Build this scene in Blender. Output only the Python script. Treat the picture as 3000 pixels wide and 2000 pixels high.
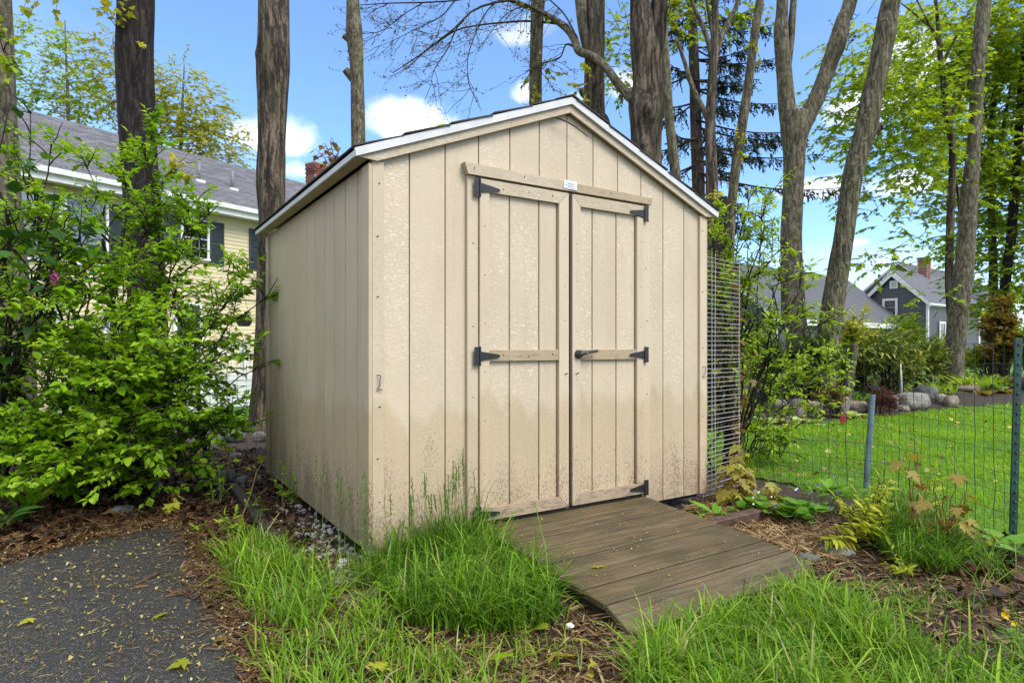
import bpy, math, random
import numpy as np
from mathutils import Vector, Matrix, Quaternion

for o in list(bpy.data.objects): bpy.data.objects.remove(o)
sc = bpy.context.scene
COL = sc.collection
rng = np.random.default_rng(11)
random.seed(11)
R = math.radians

# ------------------------------------------------------------------ camera
FPX, HZ, HC = 1807.0, 1015.0, 1.11      # focal length in photo pixels, horizon row, eye height
cam_d = bpy.data.cameras.new('camera')
cam = bpy.data.objects.new('camera', cam_d); COL.objects.link(cam)
cam.location = (0, 0, HC); cam.rotation_euler = (R(90), 0, 0)
cam_d.sensor_width = 36; cam_d.lens = 36 * FPX / 3000
cam_d.shift_y = 15 / 3000
cam_d.clip_start = .05; cam_d.clip_end = 2000
sc.camera = cam

# ------------------------------------------------------------------ world
class NT:
    """tiny node helper: nt('ShaderNodeX', {input: value or socket}, out, attr=value) -> output socket"""
    def __init__(s, tree): s.t = tree
    def __call__(s, typ, ins=None, out=0, **at):
        n = s.t.nodes.new(typ)
        for k, v in at.items(): setattr(n, k, v)
        for k, v in (ins or {}).items():
            if isinstance(v, bpy.types.NodeSocket): s.t.links.new(v, n.inputs[k])
            else:
                d = n.inputs[k]
                try: d.default_value = v
                except Exception: d.default_value = (*v, 1)
        return n.outputs[out] if len(n.outputs) else n
    def m(s, op, a, b=0.0, c=None, clamp=False):
        i = {0: a, 1: b}
        if c is not None: i[2] = c
        return s('ShaderNodeMath', i, operation=op, use_clamp=clamp)
    def mix(s, f, a, b, blend='MIX'):
        return s('ShaderNodeMix', {0: f, 6: a, 7: b}, 2, data_type='RGBA', blend_type=blend)
    def ramp(s, f, stops, interp='LINEAR'):
        o = s('ShaderNodeValToRGB', {0: f}); n = o.node; n.color_ramp.interpolation = interp
        e = n.color_ramp.elements
        while len(e) < len(stops): e.new(.5)
        for el, (p, c) in zip(e, stops):
            el.position = p; el.color = (*c, 1) if not isinstance(c, (int, float)) else (c, c, c, 1)
        return o
    def sm(s, x, a, b, to0=0.0, to1=1.0):
        return s('ShaderNodeMapRange', {0: x, 1: a, 2: b, 3: to0, 4: to1}, interpolation_type='SMOOTHSTEP')
    def map(s, v, scale=(1, 1, 1), loc=(0, 0, 0), rot=(0, 0, 0)):
        return s('ShaderNodeMapping', {0: v, 1: loc, 2: rot, 3: scale})
    def noise(s, v, scale, detail=4, rough=.55, dist=0.0, out=0):
        return s('ShaderNodeTexNoise', {'Vector': v, 'Scale': scale, 'Detail': detail, 'Roughness': rough, 'Distortion': dist}, out)
    def sep(s, v): 
        o = s('ShaderNodeSeparateXYZ', {0: v}); return o.node.outputs
    def pos(s): return s('ShaderNodeNewGeometry')

def lin(r, g, b):
    f = lambda c: (c/255/12.92) if c/255 <= .04045 else ((c/255+.055)/1.055)**2.4
    return (f(r), f(g), f(b))

SUN_EL, SUN_AZ = R(50), R(128)      # azimuth measured clockwise from +y (view direction): behind the camera, to the right
world = bpy.data.worlds.new('World'); sc.world = world; world.use_nodes = True
wt = world.node_tree; wt.nodes.clear(); w = NT(wt)
sky = w('ShaderNodeTexSky', sky_type='NISHITA', sun_disc=False, sun_elevation=SUN_EL, sun_rotation=SUN_AZ,
        altitude=0, air_density=1.0, dust_density=.15, ozone_density=3.0)
dirv = w('ShaderNodeTexCoord', out=0)
dx, dy, dz = w.sep(dirv)
az = w.m('ARCTAN2', dx, dy)
el = w.m('ARCSINE', dz)
azel = w('ShaderNodeCombineXYZ', {0: az, 1: el})
# cumulus banks: (azimuth, elevation, half width, half height, strength), in degrees
CL = [(-21.3, 17.3, 4.2, 2.1, 1.0), (-9.3, 19.3, 4.8, 2.3, 1.0), (1.2, 22.2, 1.6, 1.3, .8), (5.5, 21.0, 1.6, 1.5, .8),
      (-19.5, 15.0, 2.5, 1.4, .45), (1.0, 27.0, 4.5, 2.2, .55), (-8, 30.5, 6, 1.8, .45), (12.0, 22.5, 3.2, 2.0, .75),
      (28.8, 18.2, 2.6, 2.2, .95), (33.5, 20.5, 4.5, 4.0, .9), (26.3, 12.8, 3.6, 1.4, .8), (32.5, 12.4, 3.0, 1.8, .8),
      (29.2, 8.3, 1.5, .6, .8), (31.3, 6.9, 1.7, .8, .75), (23.6, 7.2, 1.4, .5, .5), (26.5, 8.0, 1.0, .4, .45), (28.0, 5.6, 1.2, .5, .5), (16.0, 12.5, 6.0, 1.6, .7), (40, 27, 6, 4, .7)]
nz = w.noise(azel, 8.5, 6, .60, out=1)
n1, n2, n3 = w.sep(nz)
wx, wy, _ = w.sep(azel)
acc = None
for a, e, ra, re, st in CL:
    u = w.m('MULTIPLY', w.m('SUBTRACT', wx, R(a)), 1/R(ra))
    v = w.m('MULTIPLY', w.m('SUBTRACT', wy, R(e)), 1/R(re))
    v = w.m('MULTIPLY', v, w.m('ADD', 1.0, w.m('MULTIPLY', w.m('LESS_THAN', v, 0.0), .7)))   # flatter bases
    d = w.m('SUBTRACT', 1.0, w.m('ADD', w.m('MULTIPLY', u, u), w.m('MULTIPLY', v, v)))
    d = w.m('SUBTRACT', w.m('MAXIMUM', d, -1.5), (1-st)*1.3)
    acc = d if acc is None else w.m('MAXIMUM', acc, d)
# heavier cloud added outside the view only, to whiten the ambient light
pz = w.m('ADD', w.m('MAXIMUM', dz, 0.0), .12)
plane = w('ShaderNodeCombineXYZ', {0: w.m('DIVIDE', dx, pz), 1: w.m('DIVIDE', dy, pz), 2: 3.7})
gn = w.noise(plane, .9, 4, .62, out=1)
g1, g2, g3 = w.sep(gn)
gen = w.sm(g1, .38, .60)
view = w.m('MAXIMUM', w.sm(w.m('ABSOLUTE', az), R(42), R(60)), w.sm(el, R(33), R(46)))
c1 = w.sm(w.m('ADD', acc, w.m('MULTIPLY', w.m('SUBTRACT', n1, .5), 4.0)), -.35, 1.25)
cirrus = w.m('MULTIPLY', w.sm(g2, .46, .75), .22)
cov = w.m('MAXIMUM', w.m('MAXIMUM', c1, cirrus), w.m('MULTIPLY', gen, view))
shade = w.mix(w.sm(n2, .3, .7), (9.2, 9.6, 10.4), (12.5, 12.6, 12.8))
tint = w('ShaderNodeHueSaturation', {'Hue': .5, 'Saturation': 1.14, 'Value': 1.72, 'Fac': 1.0, 'Color': w.mix(1.0, sky, (.93, 1.0, 1.10), 'MULTIPLY')})
tint = w.mix(.10, tint, (7.0, 7.4, 8.0))
skyc = w.mix(cov, tint, shade)
below = w.sm(dz, -.06, 0.0)
skyc = w.mix(below, (1.2, 1.25, 1.0), skyc)
bg = w('ShaderNodeBackground', {0: skyc, 1: .060})
wt.links.new(bg, w('ShaderNodeOutputWorld').inputs[0])

world.cycles.sampling_method = 'MANUAL'; world.cycles.sample_map_resolution = 512
cy = sc.cycles
cy.max_bounces = 7; cy.diffuse_bounces = 3; cy.glossy_bounces = 3; cy.transmission_bounces = 4; cy.transparent_max_bounces = 12
cy.use_denoising = True; cy.use_adaptive_sampling = True; cy.adaptive_threshold = .02; cy.sample_clamp_indirect = 6
cy.caustics_reflective = False; cy.caustics_refractive = False
# ------------------------------------------------------------------ sun (veiled, soft)
sun_d = bpy.data.lights.new('sun', 'SUN'); sun_d.energy = 1.5; sun_d.angle = R(28); sun_d.color = (1, .945, .85)
sun = bpy.data.objects.new('sun', sun_d); COL.objects.link(sun)
sv = Vector((math.sin(SUN_AZ)*math.cos(SUN_EL), math.cos(SUN_AZ)*math.cos(SUN_EL), math.sin(SUN_EL)))
sun.rotation_euler = (-sv).to_track_quat('-Z', 'Y').to_euler()
sun.location = sv * 30
vs = sc.view_settings
vs.view_transform = 'Standard'; vs.look = 'None'; vs.exposure = 1.4; vs.gamma = 1; vs.use_curve_mapping = False

# ------------------------------------------------------------------ helpers
def P(px, py, Y):                       # photo pixel at depth Y -> point
    return np.array([(px-1500)/FPX*Y, Y, HC-(py-HZ)*Y/FPX])
def sstep(x): x = np.clip(x, 0, 1); return x*x*(3-2*x)
def terr(x, y):
    x = np.asarray(x, float); y = np.asarray(y, float)
    z = .26*sstep((y-9.6)/2.2)*sstep((x-1.2)/1.8)*(1-.6*sstep((y-16)/14))
    z = z - .5*sstep((y-7.5)/7)*sstep((-1.2-x)/3)
    near = np.exp(-((x-.3)**2+(y-2.6)**2)/9)
    z = z + near*(.012*np.sin(x*5.1+y*2.3)+.01*np.sin(y*7.7-x*3.1)+.006*np.sin(13*x+4*y))
    z = z - .02*np.exp(-((x-.8)**2+(y-2.5)**2)/.5)
    return z
def G(px, py):                          # photo pixel on the ground
    z = 0.0
    for _ in range(12):
        Y = FPX*(HC-z)/(py-HZ); X = (px-1500)/FPX*Y
        z = .5*z+.5*float(terr(X, Y))
    return np.array([X, Y, float(terr(X, Y))])
def onp(px, Y):                         # column px at depth Y on the ground
    X = (px-1500)/FPX*Y
    return np.array([X, Y, float(terr(X, Y))])

ORG = {}
def tag(o, label=None, cat=None, group=None, kind=None):
    if label: o['label'] = label
    if cat: o['category'] = cat
    if group: o['group'] = group
    if kind: o['kind'] = kind
    return o
def thing(name, label, cat, loc=(0, 0, 0), rotz=0, group=None):
    o = bpy.data.objects.new(name, None); COL.objects.link(o)
    o.empty_display_size = .1
    o.location = tuple(map(float, loc)); o.rotation_euler = (0, 0, rotz)
    ORG[o.name] = np.zeros(3)
    return tag(o, label, cat, group)
def mkmesh(name, V, F, mat, smooth=False, tint=None):
    me = bpy.data.meshes.new(name)
    V = np.asarray(V, np.float32)
    if isinstance(F, np.ndarray):
        k = F.shape[1]; n = len(F)
        me.vertices.add(len(V)); me.vertices.foreach_set('co', V.ravel())
        me.loops.add(n*k); me.loops.foreach_set('vertex_index', F.astype(np.int32).ravel())
        me.polygons.add(n)
        me.polygons.foreach_set('loop_start', np.arange(0, n*k, k, dtype=np.int32))
        me.update(calc_edges=True)
    else:
        me.from_pydata(V.tolist(), [], [tuple(map(int, f)) for f in F]); me.update()
    if smooth: me.polygons.foreach_set('use_smooth', np.ones(len(me.polygons), bool))
    if tint is not None:
        a = me.attributes.new('tint', 'FLOAT', 'POINT'); a.data.foreach_set('value', np.asarray(tint, np.float32))
    for m in (mat if isinstance(mat, (list, tuple)) else [mat]): me.materials.append(m)
    return me
def part(name, V, F, mat, parent=None, smooth=False, tint=None, kind=None):
    """mesh object; V in the frame of the thing (or world when parent is None); origin put at the base of the piece"""
    V = np.asarray(V, float)
    lo, hi = V.min(0), V.max(0)
    c = np.array([(lo[0]+hi[0])/2, (lo[1]+hi[1])/2, lo[2] if parent is None else (lo[2]+hi[2])/2])
    me = mkmesh(name, V-c, F, mat, smooth, tint)
    return link(name, me, parent, c, kind)
def link(name, me, parent=None, c=(0, 0, 0), kind=None, rot=None, scale=None):
    o = bpy.data.objects.new(name, me); COL.objects.link(o)
    c = np.asarray(c, float)
    p0 = ORG[parent.name] if parent is not None else np.zeros(3)
    o.location = tuple(c-p0)
    if rot is not None: o.rotation_mode = 'QUATERNION'; o.rotation_quaternion = rot
    if scale is not None: o.scale = (scale,)*3
    if parent is not None: o.parent = parent
    ORG[o.name] = c
    if kind: o['kind'] = kind
    return o

def orient(V, F):                       # outward faces of a convex piece
    V = np.asarray(V, float); c = V.mean(0); out = []
    for f in F:
        p = V[list(f)]; n = np.cross(p[1]-p[0], p[2]-p[0])
        out.append(tuple(f) if n @ (p.mean(0)-c) >= 0 else tuple(f)[::-1])
    return out
def cbox(x0, x1, y0, y1, z0, z1, b=.002):
    """box with chamfered edges"""
    c = np.array([(x0+x1)/2, (y0+y1)/2, (z0+z1)/2]); h = np.abs(np.array([x1-x0, y1-y0, z1-z0]))/2
    b = min(b, h.min()*.45)
    V = []; idx = {}
    for sx in (-1, 1):
        for sy in (-1, 1):
            for sz in (-1, 1):
                s = np.array([sx, sy, sz])
                for a in range(3):
                    q = h-b; q[a] = h[a]
                    idx[(sx, sy, sz, a)] = len(V); V.append(c+s*q)
    F = []
    pm = (-1, 1)
    for a in range(3):
        i, j = [k for k in range(3) if k != a]
        for s in pm:
            def key(si, sj, ax):
                k = [0, 0, 0]; k[a] = s; k[i] = si; k[j] = sj
                return idx[(*k, ax)]
            F.append((key(-1, -1, a), key(1, -1, a), key(1, 1, a), key(-1, 1, a)))
            for si in pm:
                k1 = [0, 0, 0]
                if i > a:
                    F.append((key(si, -1, a), key(si, 1, a), key(si, 1, i), key(si, -1, i)))
            for sj in pm:
                if j > a:
                    F.append((key(-1, sj, a), key(1, sj, a), key(1, sj, j), key(-1, sj, j)))
    for sx in pm:
        for sy in pm:
            for sz in pm:
                F.append(tuple(idx[(sx, sy, sz, a)] for a in range(3)))
    return np.array(V), orient(V, F)
def prism(poly, axis, a0, a1):
    """extrude a convex 2d polygon along an axis (0,1,2)"""
    V = []
    i, j = [k for k in range(3) if k != axis]
    for a in (a0, a1):
        for (p, q) in poly:
            v = [0, 0, 0]; v[axis] = a; v[i] = p; v[j] = q; V.append(v)
    n = len(poly)
    F = [tuple(range(n)), tuple(range(n, 2*n))]+[(k, (k+1) % n, n+(k+1) % n, n+k) for k in range(n)]
    return np.array(V, float), orient(V, F)
class MB:
    def __init__(s): s.V = []; s.F = []; s.n = 0
    def add(s, VF):
        V, F = VF
        s.V.append(np.asarray(V, float))
        s.F += [tuple(int(i)+s.n for i in f) for f in F]; s.n += len(V); return s
    def box(s, *a, b=.002): return s.add(cbox(*a, b=b))
    def part(s, name, mat, parent=None, **k): return part(name, np.vstack(s.V), s.F, mat, parent, **k)

def tube(pts, rad, n=8, cap=True, flat=None):
    """swept tube along pts with radii; returns V, F"""
    pts = np.asarray(pts, float); rad = np.broadcast_to(np.asarray(rad, float), (len(pts),))
    T = np.gradient(pts, axis=0); T /= np.linalg.norm(T, axis=1)[:, None]+1e-9
    up = np.array([0, 0, 1.]) if abs(T[0][2]) < .9 else np.array([1., 0, 0])
    N = np.cross(T[0], up); N /= np.linalg.norm(N)
    ang = np.linspace(0, 2*np.pi, n, endpoint=False)
    V = []
    for i in range(len(pts)):
        N = N-T[i]*(N@T[i]); N /= np.linalg.norm(N)+1e-9
        B = np.cross(T[i], N)
        V.append(pts[i]+rad[i]*(np.cos(ang)[:, None]*N+np.sin(ang)[:, None]*B))
    V = np.vstack(V); F = []
    for i in range(len(pts)-1):
        for k in range(n):
            F.append((i*n+k, i*n+(k+1) % n, (i+1)*n+(k+1) % n, (i+1)*n+k))
    if cap: F += [tuple(range(n))[::-1], tuple((len(pts)-1)*n+k for k in range(n))]
    return V, F
def smooth_path(ctrl, n):
    """Catmull-Rom through control rows"""
    c = np.asarray(ctrl, float)
    c = np.vstack([2*c[0]-c[1], c, 2*c[-1]-c[-2]])
    out = []
    m = len(c)-3
    for t in np.linspace(0, m-1e-6, n):
        i = int(t); u = t-i
        p0, p1, p2, p3 = c[i:i+4]
        out.append(.5*(2*p1+(p2-p0)*u+(2*p0-5*p1+4*p2-p3)*u*u+(3*p1-p0-3*p2+p3)*u**3))
    return np.array(out)
def inpoly(p, poly):
    x, y = p[:, 0], p[:, 1]; c = np.zeros(len(p), bool)
    n = len(poly)
    for i in range(n):
        x0, y0 = poly[i]; x1, y1 = poly[(i+1) % n]
        k = ((y0 > y) != (y1 > y)) & (x < (x1-x0)*(y-y0)/(y1-y0+1e-12)+x0)
        c ^= k
    return c
def vnoise(x, y, s=0):
    """cheap smooth 2d noise, about -1..1"""
    v = 0
    for k, (a, b, ph) in enumerate([(1.0, .7, 0), (-.6, 1.3, 1.7), (1.9, -.8, 4.1), (.4, 2.3, 2.2), (2.7, 1.9, 5.3)]):
        v = v+np.sin(a*x+b*y+ph+s*1.37)*np.sin(b*x*.7-a*y*.9+ph*1.9+s*2.11)/(1+.35*k)
    return v/2.2
# ------------------------------------------------------------------ materials
def newmat(name):
    m = bpy.data.materials.new(name); m.use_nodes = True
    t = m.node_tree; t.nodes.clear(); n = NT(t)
    return m, n
def finish(n, color, rough=.6, bump=None, bstr=.3, bdist=.01, spec=.5, metal=0.0, transl=None, coat=0.0):
    ins = {'Base Color': color, 'Roughness': rough, 'Specular IOR Level': spec, 'Metallic': metal}
    if coat: ins['Coat Weight'] = coat
    if bump is not None:
        ins['Normal'] = n('ShaderNodeBump', {'Height': bump, 'Strength': bstr, 'Distance': bdist})
    s = n('ShaderNodeBsdfPrincipled', ins)
    if transl is not None:
        tr = n('ShaderNodeBsdfTranslucent', {0: transl[1]})
        s = n('ShaderNodeMixShader', {0: transl[0], 1: s, 2: tr})
    n.t.links.new(s, n('ShaderNodeOutputMaterial').inputs[0])
def leaf_mat(name, stops, rough=.42, tl=.38, spec=.22):
    m, n = newmat(name)
    t = n('ShaderNodeAttribute', attribute_name='tint', out=2)
    c = n.ramp(t, stops)
    p = n.pos()
    c = n.mix(n.m('MULTIPLY', n.sm(n.noise(p, 60, 2), .35, .7), .25), c, n.mix(1.0, c, (.55, .62, .5), 'MULTIPLY'))
    cb = n.mix(1.0, c, (1.15, 1.1, .55), 'MULTIPLY')
    finish(n, c, rough, transl=(tl, cb), spec=spec)
    return m
def plain(name, col, rough=.5, var=.12, scale=8, bump=0.0, bscale=60, metal=0.0, spec=.5):
    m, n = newmat(name); p = n.pos()
    k = n.sm(n.noise(p, scale, 5), .3, .7)
    c = n.mix(k, tuple(x*(1-var) for x in col), tuple(min(1, x*(1+var)) for x in col))
    finish(n, c, rough, n.noise(p, bscale, 4) if bump else None, bump, .004, metal=metal, spec=spec)
    return m

def paint_mat(name, base, flake=1.0, dirt=1.0, grain_axis='z', side=False, worn=0.0):
    """embossed wood-grain siding under weathered beige paint"""
    m, n = newmat(name); p = n.pos(); oi = n('ShaderNodeObjectInfo', out=5)
    x, y, z = n.sep(p)
    off = n('ShaderNodeCombineXYZ', {0: 0.0, 1: 0.0, 2: n.m('MULTIPLY', oi, 37.0)})
    q = n('ShaderNodeVectorMath', {0: p, 1: off}, operation='ADD')
    if grain_axis == 'z': g = n.map(q, (34, 34, 5.5))
    else: g = n.map(q, (6, 6, 42))
    warp = n.noise(q, 5.5, 3, .5, out=1)
    gw = n('ShaderNodeVectorMath', {0: g, 1: n('ShaderNodeVectorMath', {0: warp, 3: 4.0}, operation='SCALE')}, operation='ADD')
    grain = n.noise(gw, 1.0, 5, .6)
    crinkle = n.noise(n.map(q, (42, 42, 105)), 1.0, 4, .65, .6)          # short horizontal ripples of the embossing
    low = n.noise(q, 2.3, 4)
    c = n.mix(n.sm(low, .3, .7), tuple(v*.955 for v in base), tuple(v*1.03 for v in base))
    c = n.mix(1.0, c, n('ShaderNodeCombineColor', {0: n.m('ADD', .965, n.m('MULTIPLY', oi, .07)), 1: n.m('ADD', .965, n.m('MULTIPLY', oi, .065)), 2: n.m('ADD', .955, n.m('MULTIPLY', oi, .07))}), 'MULTIPLY')
    c = n.mix(n.m('MULTIPLY', n.sm(grain, .56, .72), .22), c, tuple(v*.8 for v in base))
    strk = n.noise(n.map(q, (7, 7, .55)), 1.0, 4, .6)
    c = n.mix(n.m('MULTIPLY', n.sm(strk, .42, .72), .5), c, n.mix(1.0, c, (.87, .85, .80), 'MULTIPLY'))
    # chalky flaking where ripples stand proud
    reg = n.sm(n.noise(n.map(q, (2.6, 2.6, 1.2)), 1.0, 3), .40, .64)
    hgt = n.m('MULTIPLY', n.sm(z, .55, 1.05), 1.0)
    fl = n.m('MULTIPLY', n.m('MULTIPLY', n.sm(crinkle, .53, .64), reg), hgt)
    c = n.mix(n.m('MULTIPLY', fl, .55*flake), c, (.72, .69, .63))
    if dirt:
        # rain-splash tide mark with an uneven top
        tide = n.m('ADD', z, n.m('MULTIPLY', n.m('SUBTRACT', n.noise(n.map(q, (5, 5, .6)), 1.0, 3), .5), -.62))
        wet = n.sm(tide, .83, .74)
        c = n.mix(n.m('MULTIPLY', wet, .85), c, n.mix(1.0, c, (.87, .825, .74), 'MULTIPLY'))
        sp = n.noise(n.map(q, (130, 130, 58)), 1.0, 4, .72)
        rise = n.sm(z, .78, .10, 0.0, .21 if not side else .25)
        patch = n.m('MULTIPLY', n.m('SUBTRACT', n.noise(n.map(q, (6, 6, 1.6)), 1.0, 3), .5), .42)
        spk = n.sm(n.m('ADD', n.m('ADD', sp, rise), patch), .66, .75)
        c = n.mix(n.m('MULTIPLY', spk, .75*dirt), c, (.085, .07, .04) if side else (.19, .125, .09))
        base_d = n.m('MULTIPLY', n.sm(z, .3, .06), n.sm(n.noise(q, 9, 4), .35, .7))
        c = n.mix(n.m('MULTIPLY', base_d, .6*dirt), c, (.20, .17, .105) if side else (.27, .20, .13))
    if worn:
        wn = n.sm(n.noise(n.map(q, (14, 14, 60)), 1.0, 5, .7), .50, .62)
        c = n.mix(n.m('MULTIPLY', wn, worn), c, (.17, .13, .085))
    h = n.m('ADD', n.m('MULTIPLY', grain, .8), n.m('ADD', n.m('MULTIPLY', crinkle, .6), n.m('MULTIPLY', low, .4)))
    finish(n, c, n.m('ADD', .44, n.m('MULTIPLY', low, .25)), h, .55, .006, spec=.45)
    return m

BEIGE = (.515, .432, .312)
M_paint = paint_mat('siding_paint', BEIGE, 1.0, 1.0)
M_side = paint_mat('siding_paint_shaded_side', (.46, .38, .265), .25, 1.0, side=True)  # side wall's shade put into the base colour; mildew at the foot
M_trimv = paint_mat('trim_paint', (.52, .435, .315), .35, .9)
M_trimh = paint_mat('trim_paint_long_grain', (.455, .38, .27), .6, 0, 'h', worn=.12)
M_rail = paint_mat('worn_rail_paint', (.37, .29, .185), .1, 0, 'h', worn=.35)
M_sill = paint_mat('peeling_bottom_rail', (.34, .26, .18), .3, 0, 'h', worn=.85)
M_soff = plain('soffit_paint', (.44, .345, .22), .6, .08, 6, .3, 90)
M_drip = plain('white_drip_edge', (.56, .57, .57), .4, .06, 14)
M_iron = plain('black_iron', (.012, .0125, .014), .42, .2, 30, .2, 120)
M_zinc = plain('zinc_wire', (.16, .165, .165), .4, .15, 40, metal=.7)
M_nail = plain('nail_head', (.05, .045, .04), .6)
M_dark = plain('dark_gap', (.012, .011, .010), .9)
M_plate = plain('aluminium_plate', (.70, .71, .72), .35, .05, 30, metal=.2)
M_ink = plain('plate_ink', (.10, .11, .12), .5)

def shingle_mat(name, a, b, cc):
    m, n = newmat(name); p = n.pos(); oi = n('ShaderNodeObjectInfo', out=5)
    t = n('ShaderNodeAttribute', attribute_name='tint', out=2)
    k = n.m('FRACT', n.m('ADD', n.m('MULTIPLY', oi, .9), t))
    c = n.ramp(k, [(0, a), (.5, b), (1, cc)])
    c = n.mix(n.m('MULTIPLY', n.sm(n.noise(p, 45, 4, .7), .35, .65), .4), c, n.mix(1.0, c, (.62, .62, .62), 'MULTIPLY'))
    c = n.mix(n.m('MULTIPLY', n.sm(n.noise(p, .8, 3), .45, .75), .25), c, tuple(v*.7 for v in a))
    finish(n, c, .85, n.noise(p, 120, 3), .35, .004)
    return m
M_shg = shingle_mat('grey_shingle', (.095, .095, .108), (.13, .13, .147), (.175, .172, .19))
M_shd = shingle_mat('charcoal_shingle', (.085, .088, .102), (.11, .114, .132), (.14, .145, .165))
M_shblack = shingle_mat('shed_shingle', (.03, .03, .032), (.045, .045, .045), (.06, .058, .055))

def siding_mat(name, col, var=.05, dirt=.12):
    m, n = newmat(name); p = n.pos(); oi = n('ShaderNodeObjectInfo', out=5)
    c = n.mix(n.sm(n.noise(p, 1.3, 4), .3, .7), tuple(v*(1-var) for v in col), col)
    c = n.mix(n.m('MULTIPLY', oi, dirt), c, tuple(v*.78 for v in col))
    finish(n, c, .5, n.noise(n.map(p, (3, 3, 40)), 1, 4), .12, .004)
    return m
M_yel = siding_mat('cream_vinyl', (.58, .50, .31))
M_gry = siding_mat('slate_clapboard', (.052, .054, .064), .12, .4)
M_wht = plain('white_trim', (.62, .63, .62), .45, .05, 5)
M_shut = plain('dark_green_shutter', (.022, .034, .038), .5, .15, 10)
M_shade = plain('window_blind', (.30, .31, .32), .8, .08, 6)
M_room = plain('dark_room', (.012, .013, .015), .9)
def glass_mat():
    m, n = newmat('window_glass'); p = n.pos()
    g = n('ShaderNodeBsdfGlossy', {0: (.9, .92, .95), 1: .03, 'Normal': n('ShaderNodeBump', {'Height': n.noise(p, 2.2, 2), 'Strength': .08, 'Distance': .05})})
    tr = n('ShaderNodeBsdfTransparent', {0: (.75, .8, .82)})
    fr = n('ShaderNodeFresnel', {0: 1.5})
    s = n('ShaderNodeMixShader', {0: n.m('ADD', n.m('MULTIPLY', fr, 1.0), .10, clamp=True), 1: tr, 2: g})
    n.t.links.new(s, n('ShaderNodeOutputMaterial').inputs[0])
    return m
M_glass = glass_mat()
def brick_mat():
    m, n = newmat('brick'); p = n.pos(); oi = n('ShaderNodeObjectInfo', out=5)
    c = n.ramp(oi, [(0, (.17, .055, .04)), (.5, (.23, .08, .055)), (1, (.30, .12, .085))])
    c = n.mix(n.m('MULTIPLY', n.noise(p, 40, 4), .4), c, (.12, .06, .05))
    finish(n, c, .85, n.noise(p, 60, 4), .4, .005)
    return m
M_brick = brick_mat()
M_mortar = plain('mortar', (.32, .29, .26), .9)

def bark_mat(name, dark, mid, light, scale=1.0, lichen=.3, lich=(.20, .22, .14), moss=0.0, stretch=.18):
    m, n = newmat(name); p = n.pos()
    w1 = n('ShaderNodeVectorMath', {0: p, 1: n('ShaderNodeVectorMath', {0: n.noise(p, 3*scale, 3, out=1), 3: .10/scale}, operation='SCALE')}, operation='ADD')
    q = n.map(w1, (1, 1, stretch))
    rid = n('ShaderNodeTexVoronoi', {'Vector': q, 'Scale': 26*scale}, 0, feature='DISTANCE_TO_EDGE') if False else n.noise(q, 22*scale, 6, .68, .5)
    fine = n.noise(n.map(p, (1, 1, .35)), 70*scale, 4, .7)
    vor = n.sm(n('ShaderNodeTexVoronoi', {'Vector': q, 'Scale': 15*scale}, 0, feature='DISTANCE_TO_EDGE'), 0.0, .30)
    k = n.m('ADD', n.m('ADD', n.m('MULTIPLY', rid, .68), n.m('MULTIPLY', fine, .27)), n.m('MULTIPLY', vor, .055))
    c = n.ramp(k, [(.43, dark), (.50, mid), (.58, light)])
    big = n.noise(n.map(p, (1, 1, .4)), 3.2*scale, 4, .6)
    c = n.mix(n.m('MULTIPLY', n.sm(big, .45, .7), .5), c, n.mix(1.0, c, (.5, .48, .47), 'MULTIPLY'))
    ln = n.m('MULTIPLY', n.sm(n.noise(p, 13*scale, 5, .65), .55, .66), n.sm(n.noise(p, 2.4, 3), .4, .65))
    c = n.mix(n.m('MULTIPLY', ln, lichen), c, lich)
    if moss:
        c = n.mix(n.m('MULTIPLY', n.sm(n.noise(n.map(p, (1, 1, .5)), 5, 4), .46, .66), moss), c, (.085, .095, .03))
    finish(n, c, .8, k, 1.0, .05, spec=.25)
    return m
M_barkA = bark_mat('wet_black_bark', (.006, .005, .005), (.016, .013, .011), (.055, .040, .03), 1.1, .15, (.14, .11, .08))
M_barkB = bark_mat('shaggy_brown_bark', (.018, .014, .012), (.064, .049, .036), (.19, .145, .105), .8, .35, (.19, .14, .09), .25, .11)
M_barkC = bark_mat('grey_smooth_bark', (.055, .046, .032), (.13, .112, .076), (.235, .205, .145), 1.0, .45, (.24, .26, .16), .35, .3)
M_barkD = bark_mat('grey_furrowed_bark', (.026, .022, .015), (.10, .086, .056), (.22, .19, .125), 1.0, .7, (.30, .33, .21), .35, .13)
M_barkE = bark_mat('reddish_spruce_bark', (.022, .015, .012), (.060, .042, .034), (.12, .09, .075), 1.4, .2)
M_twig = bark_mat('twig_bark', (.02, .016, .013), (.045, .036, .028), (.09, .075, .055), 3, .1)
M_twigr = plain('red_twig', (.16, .055, .03), .5, .3, 30)
M_twigg = plain('green_stem', (.11, .17, .035), .5, .3, 30)
M_cut = plain('cut_wood', (.30, .19, .11), .7, .25, 25, .3, 80)

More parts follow.
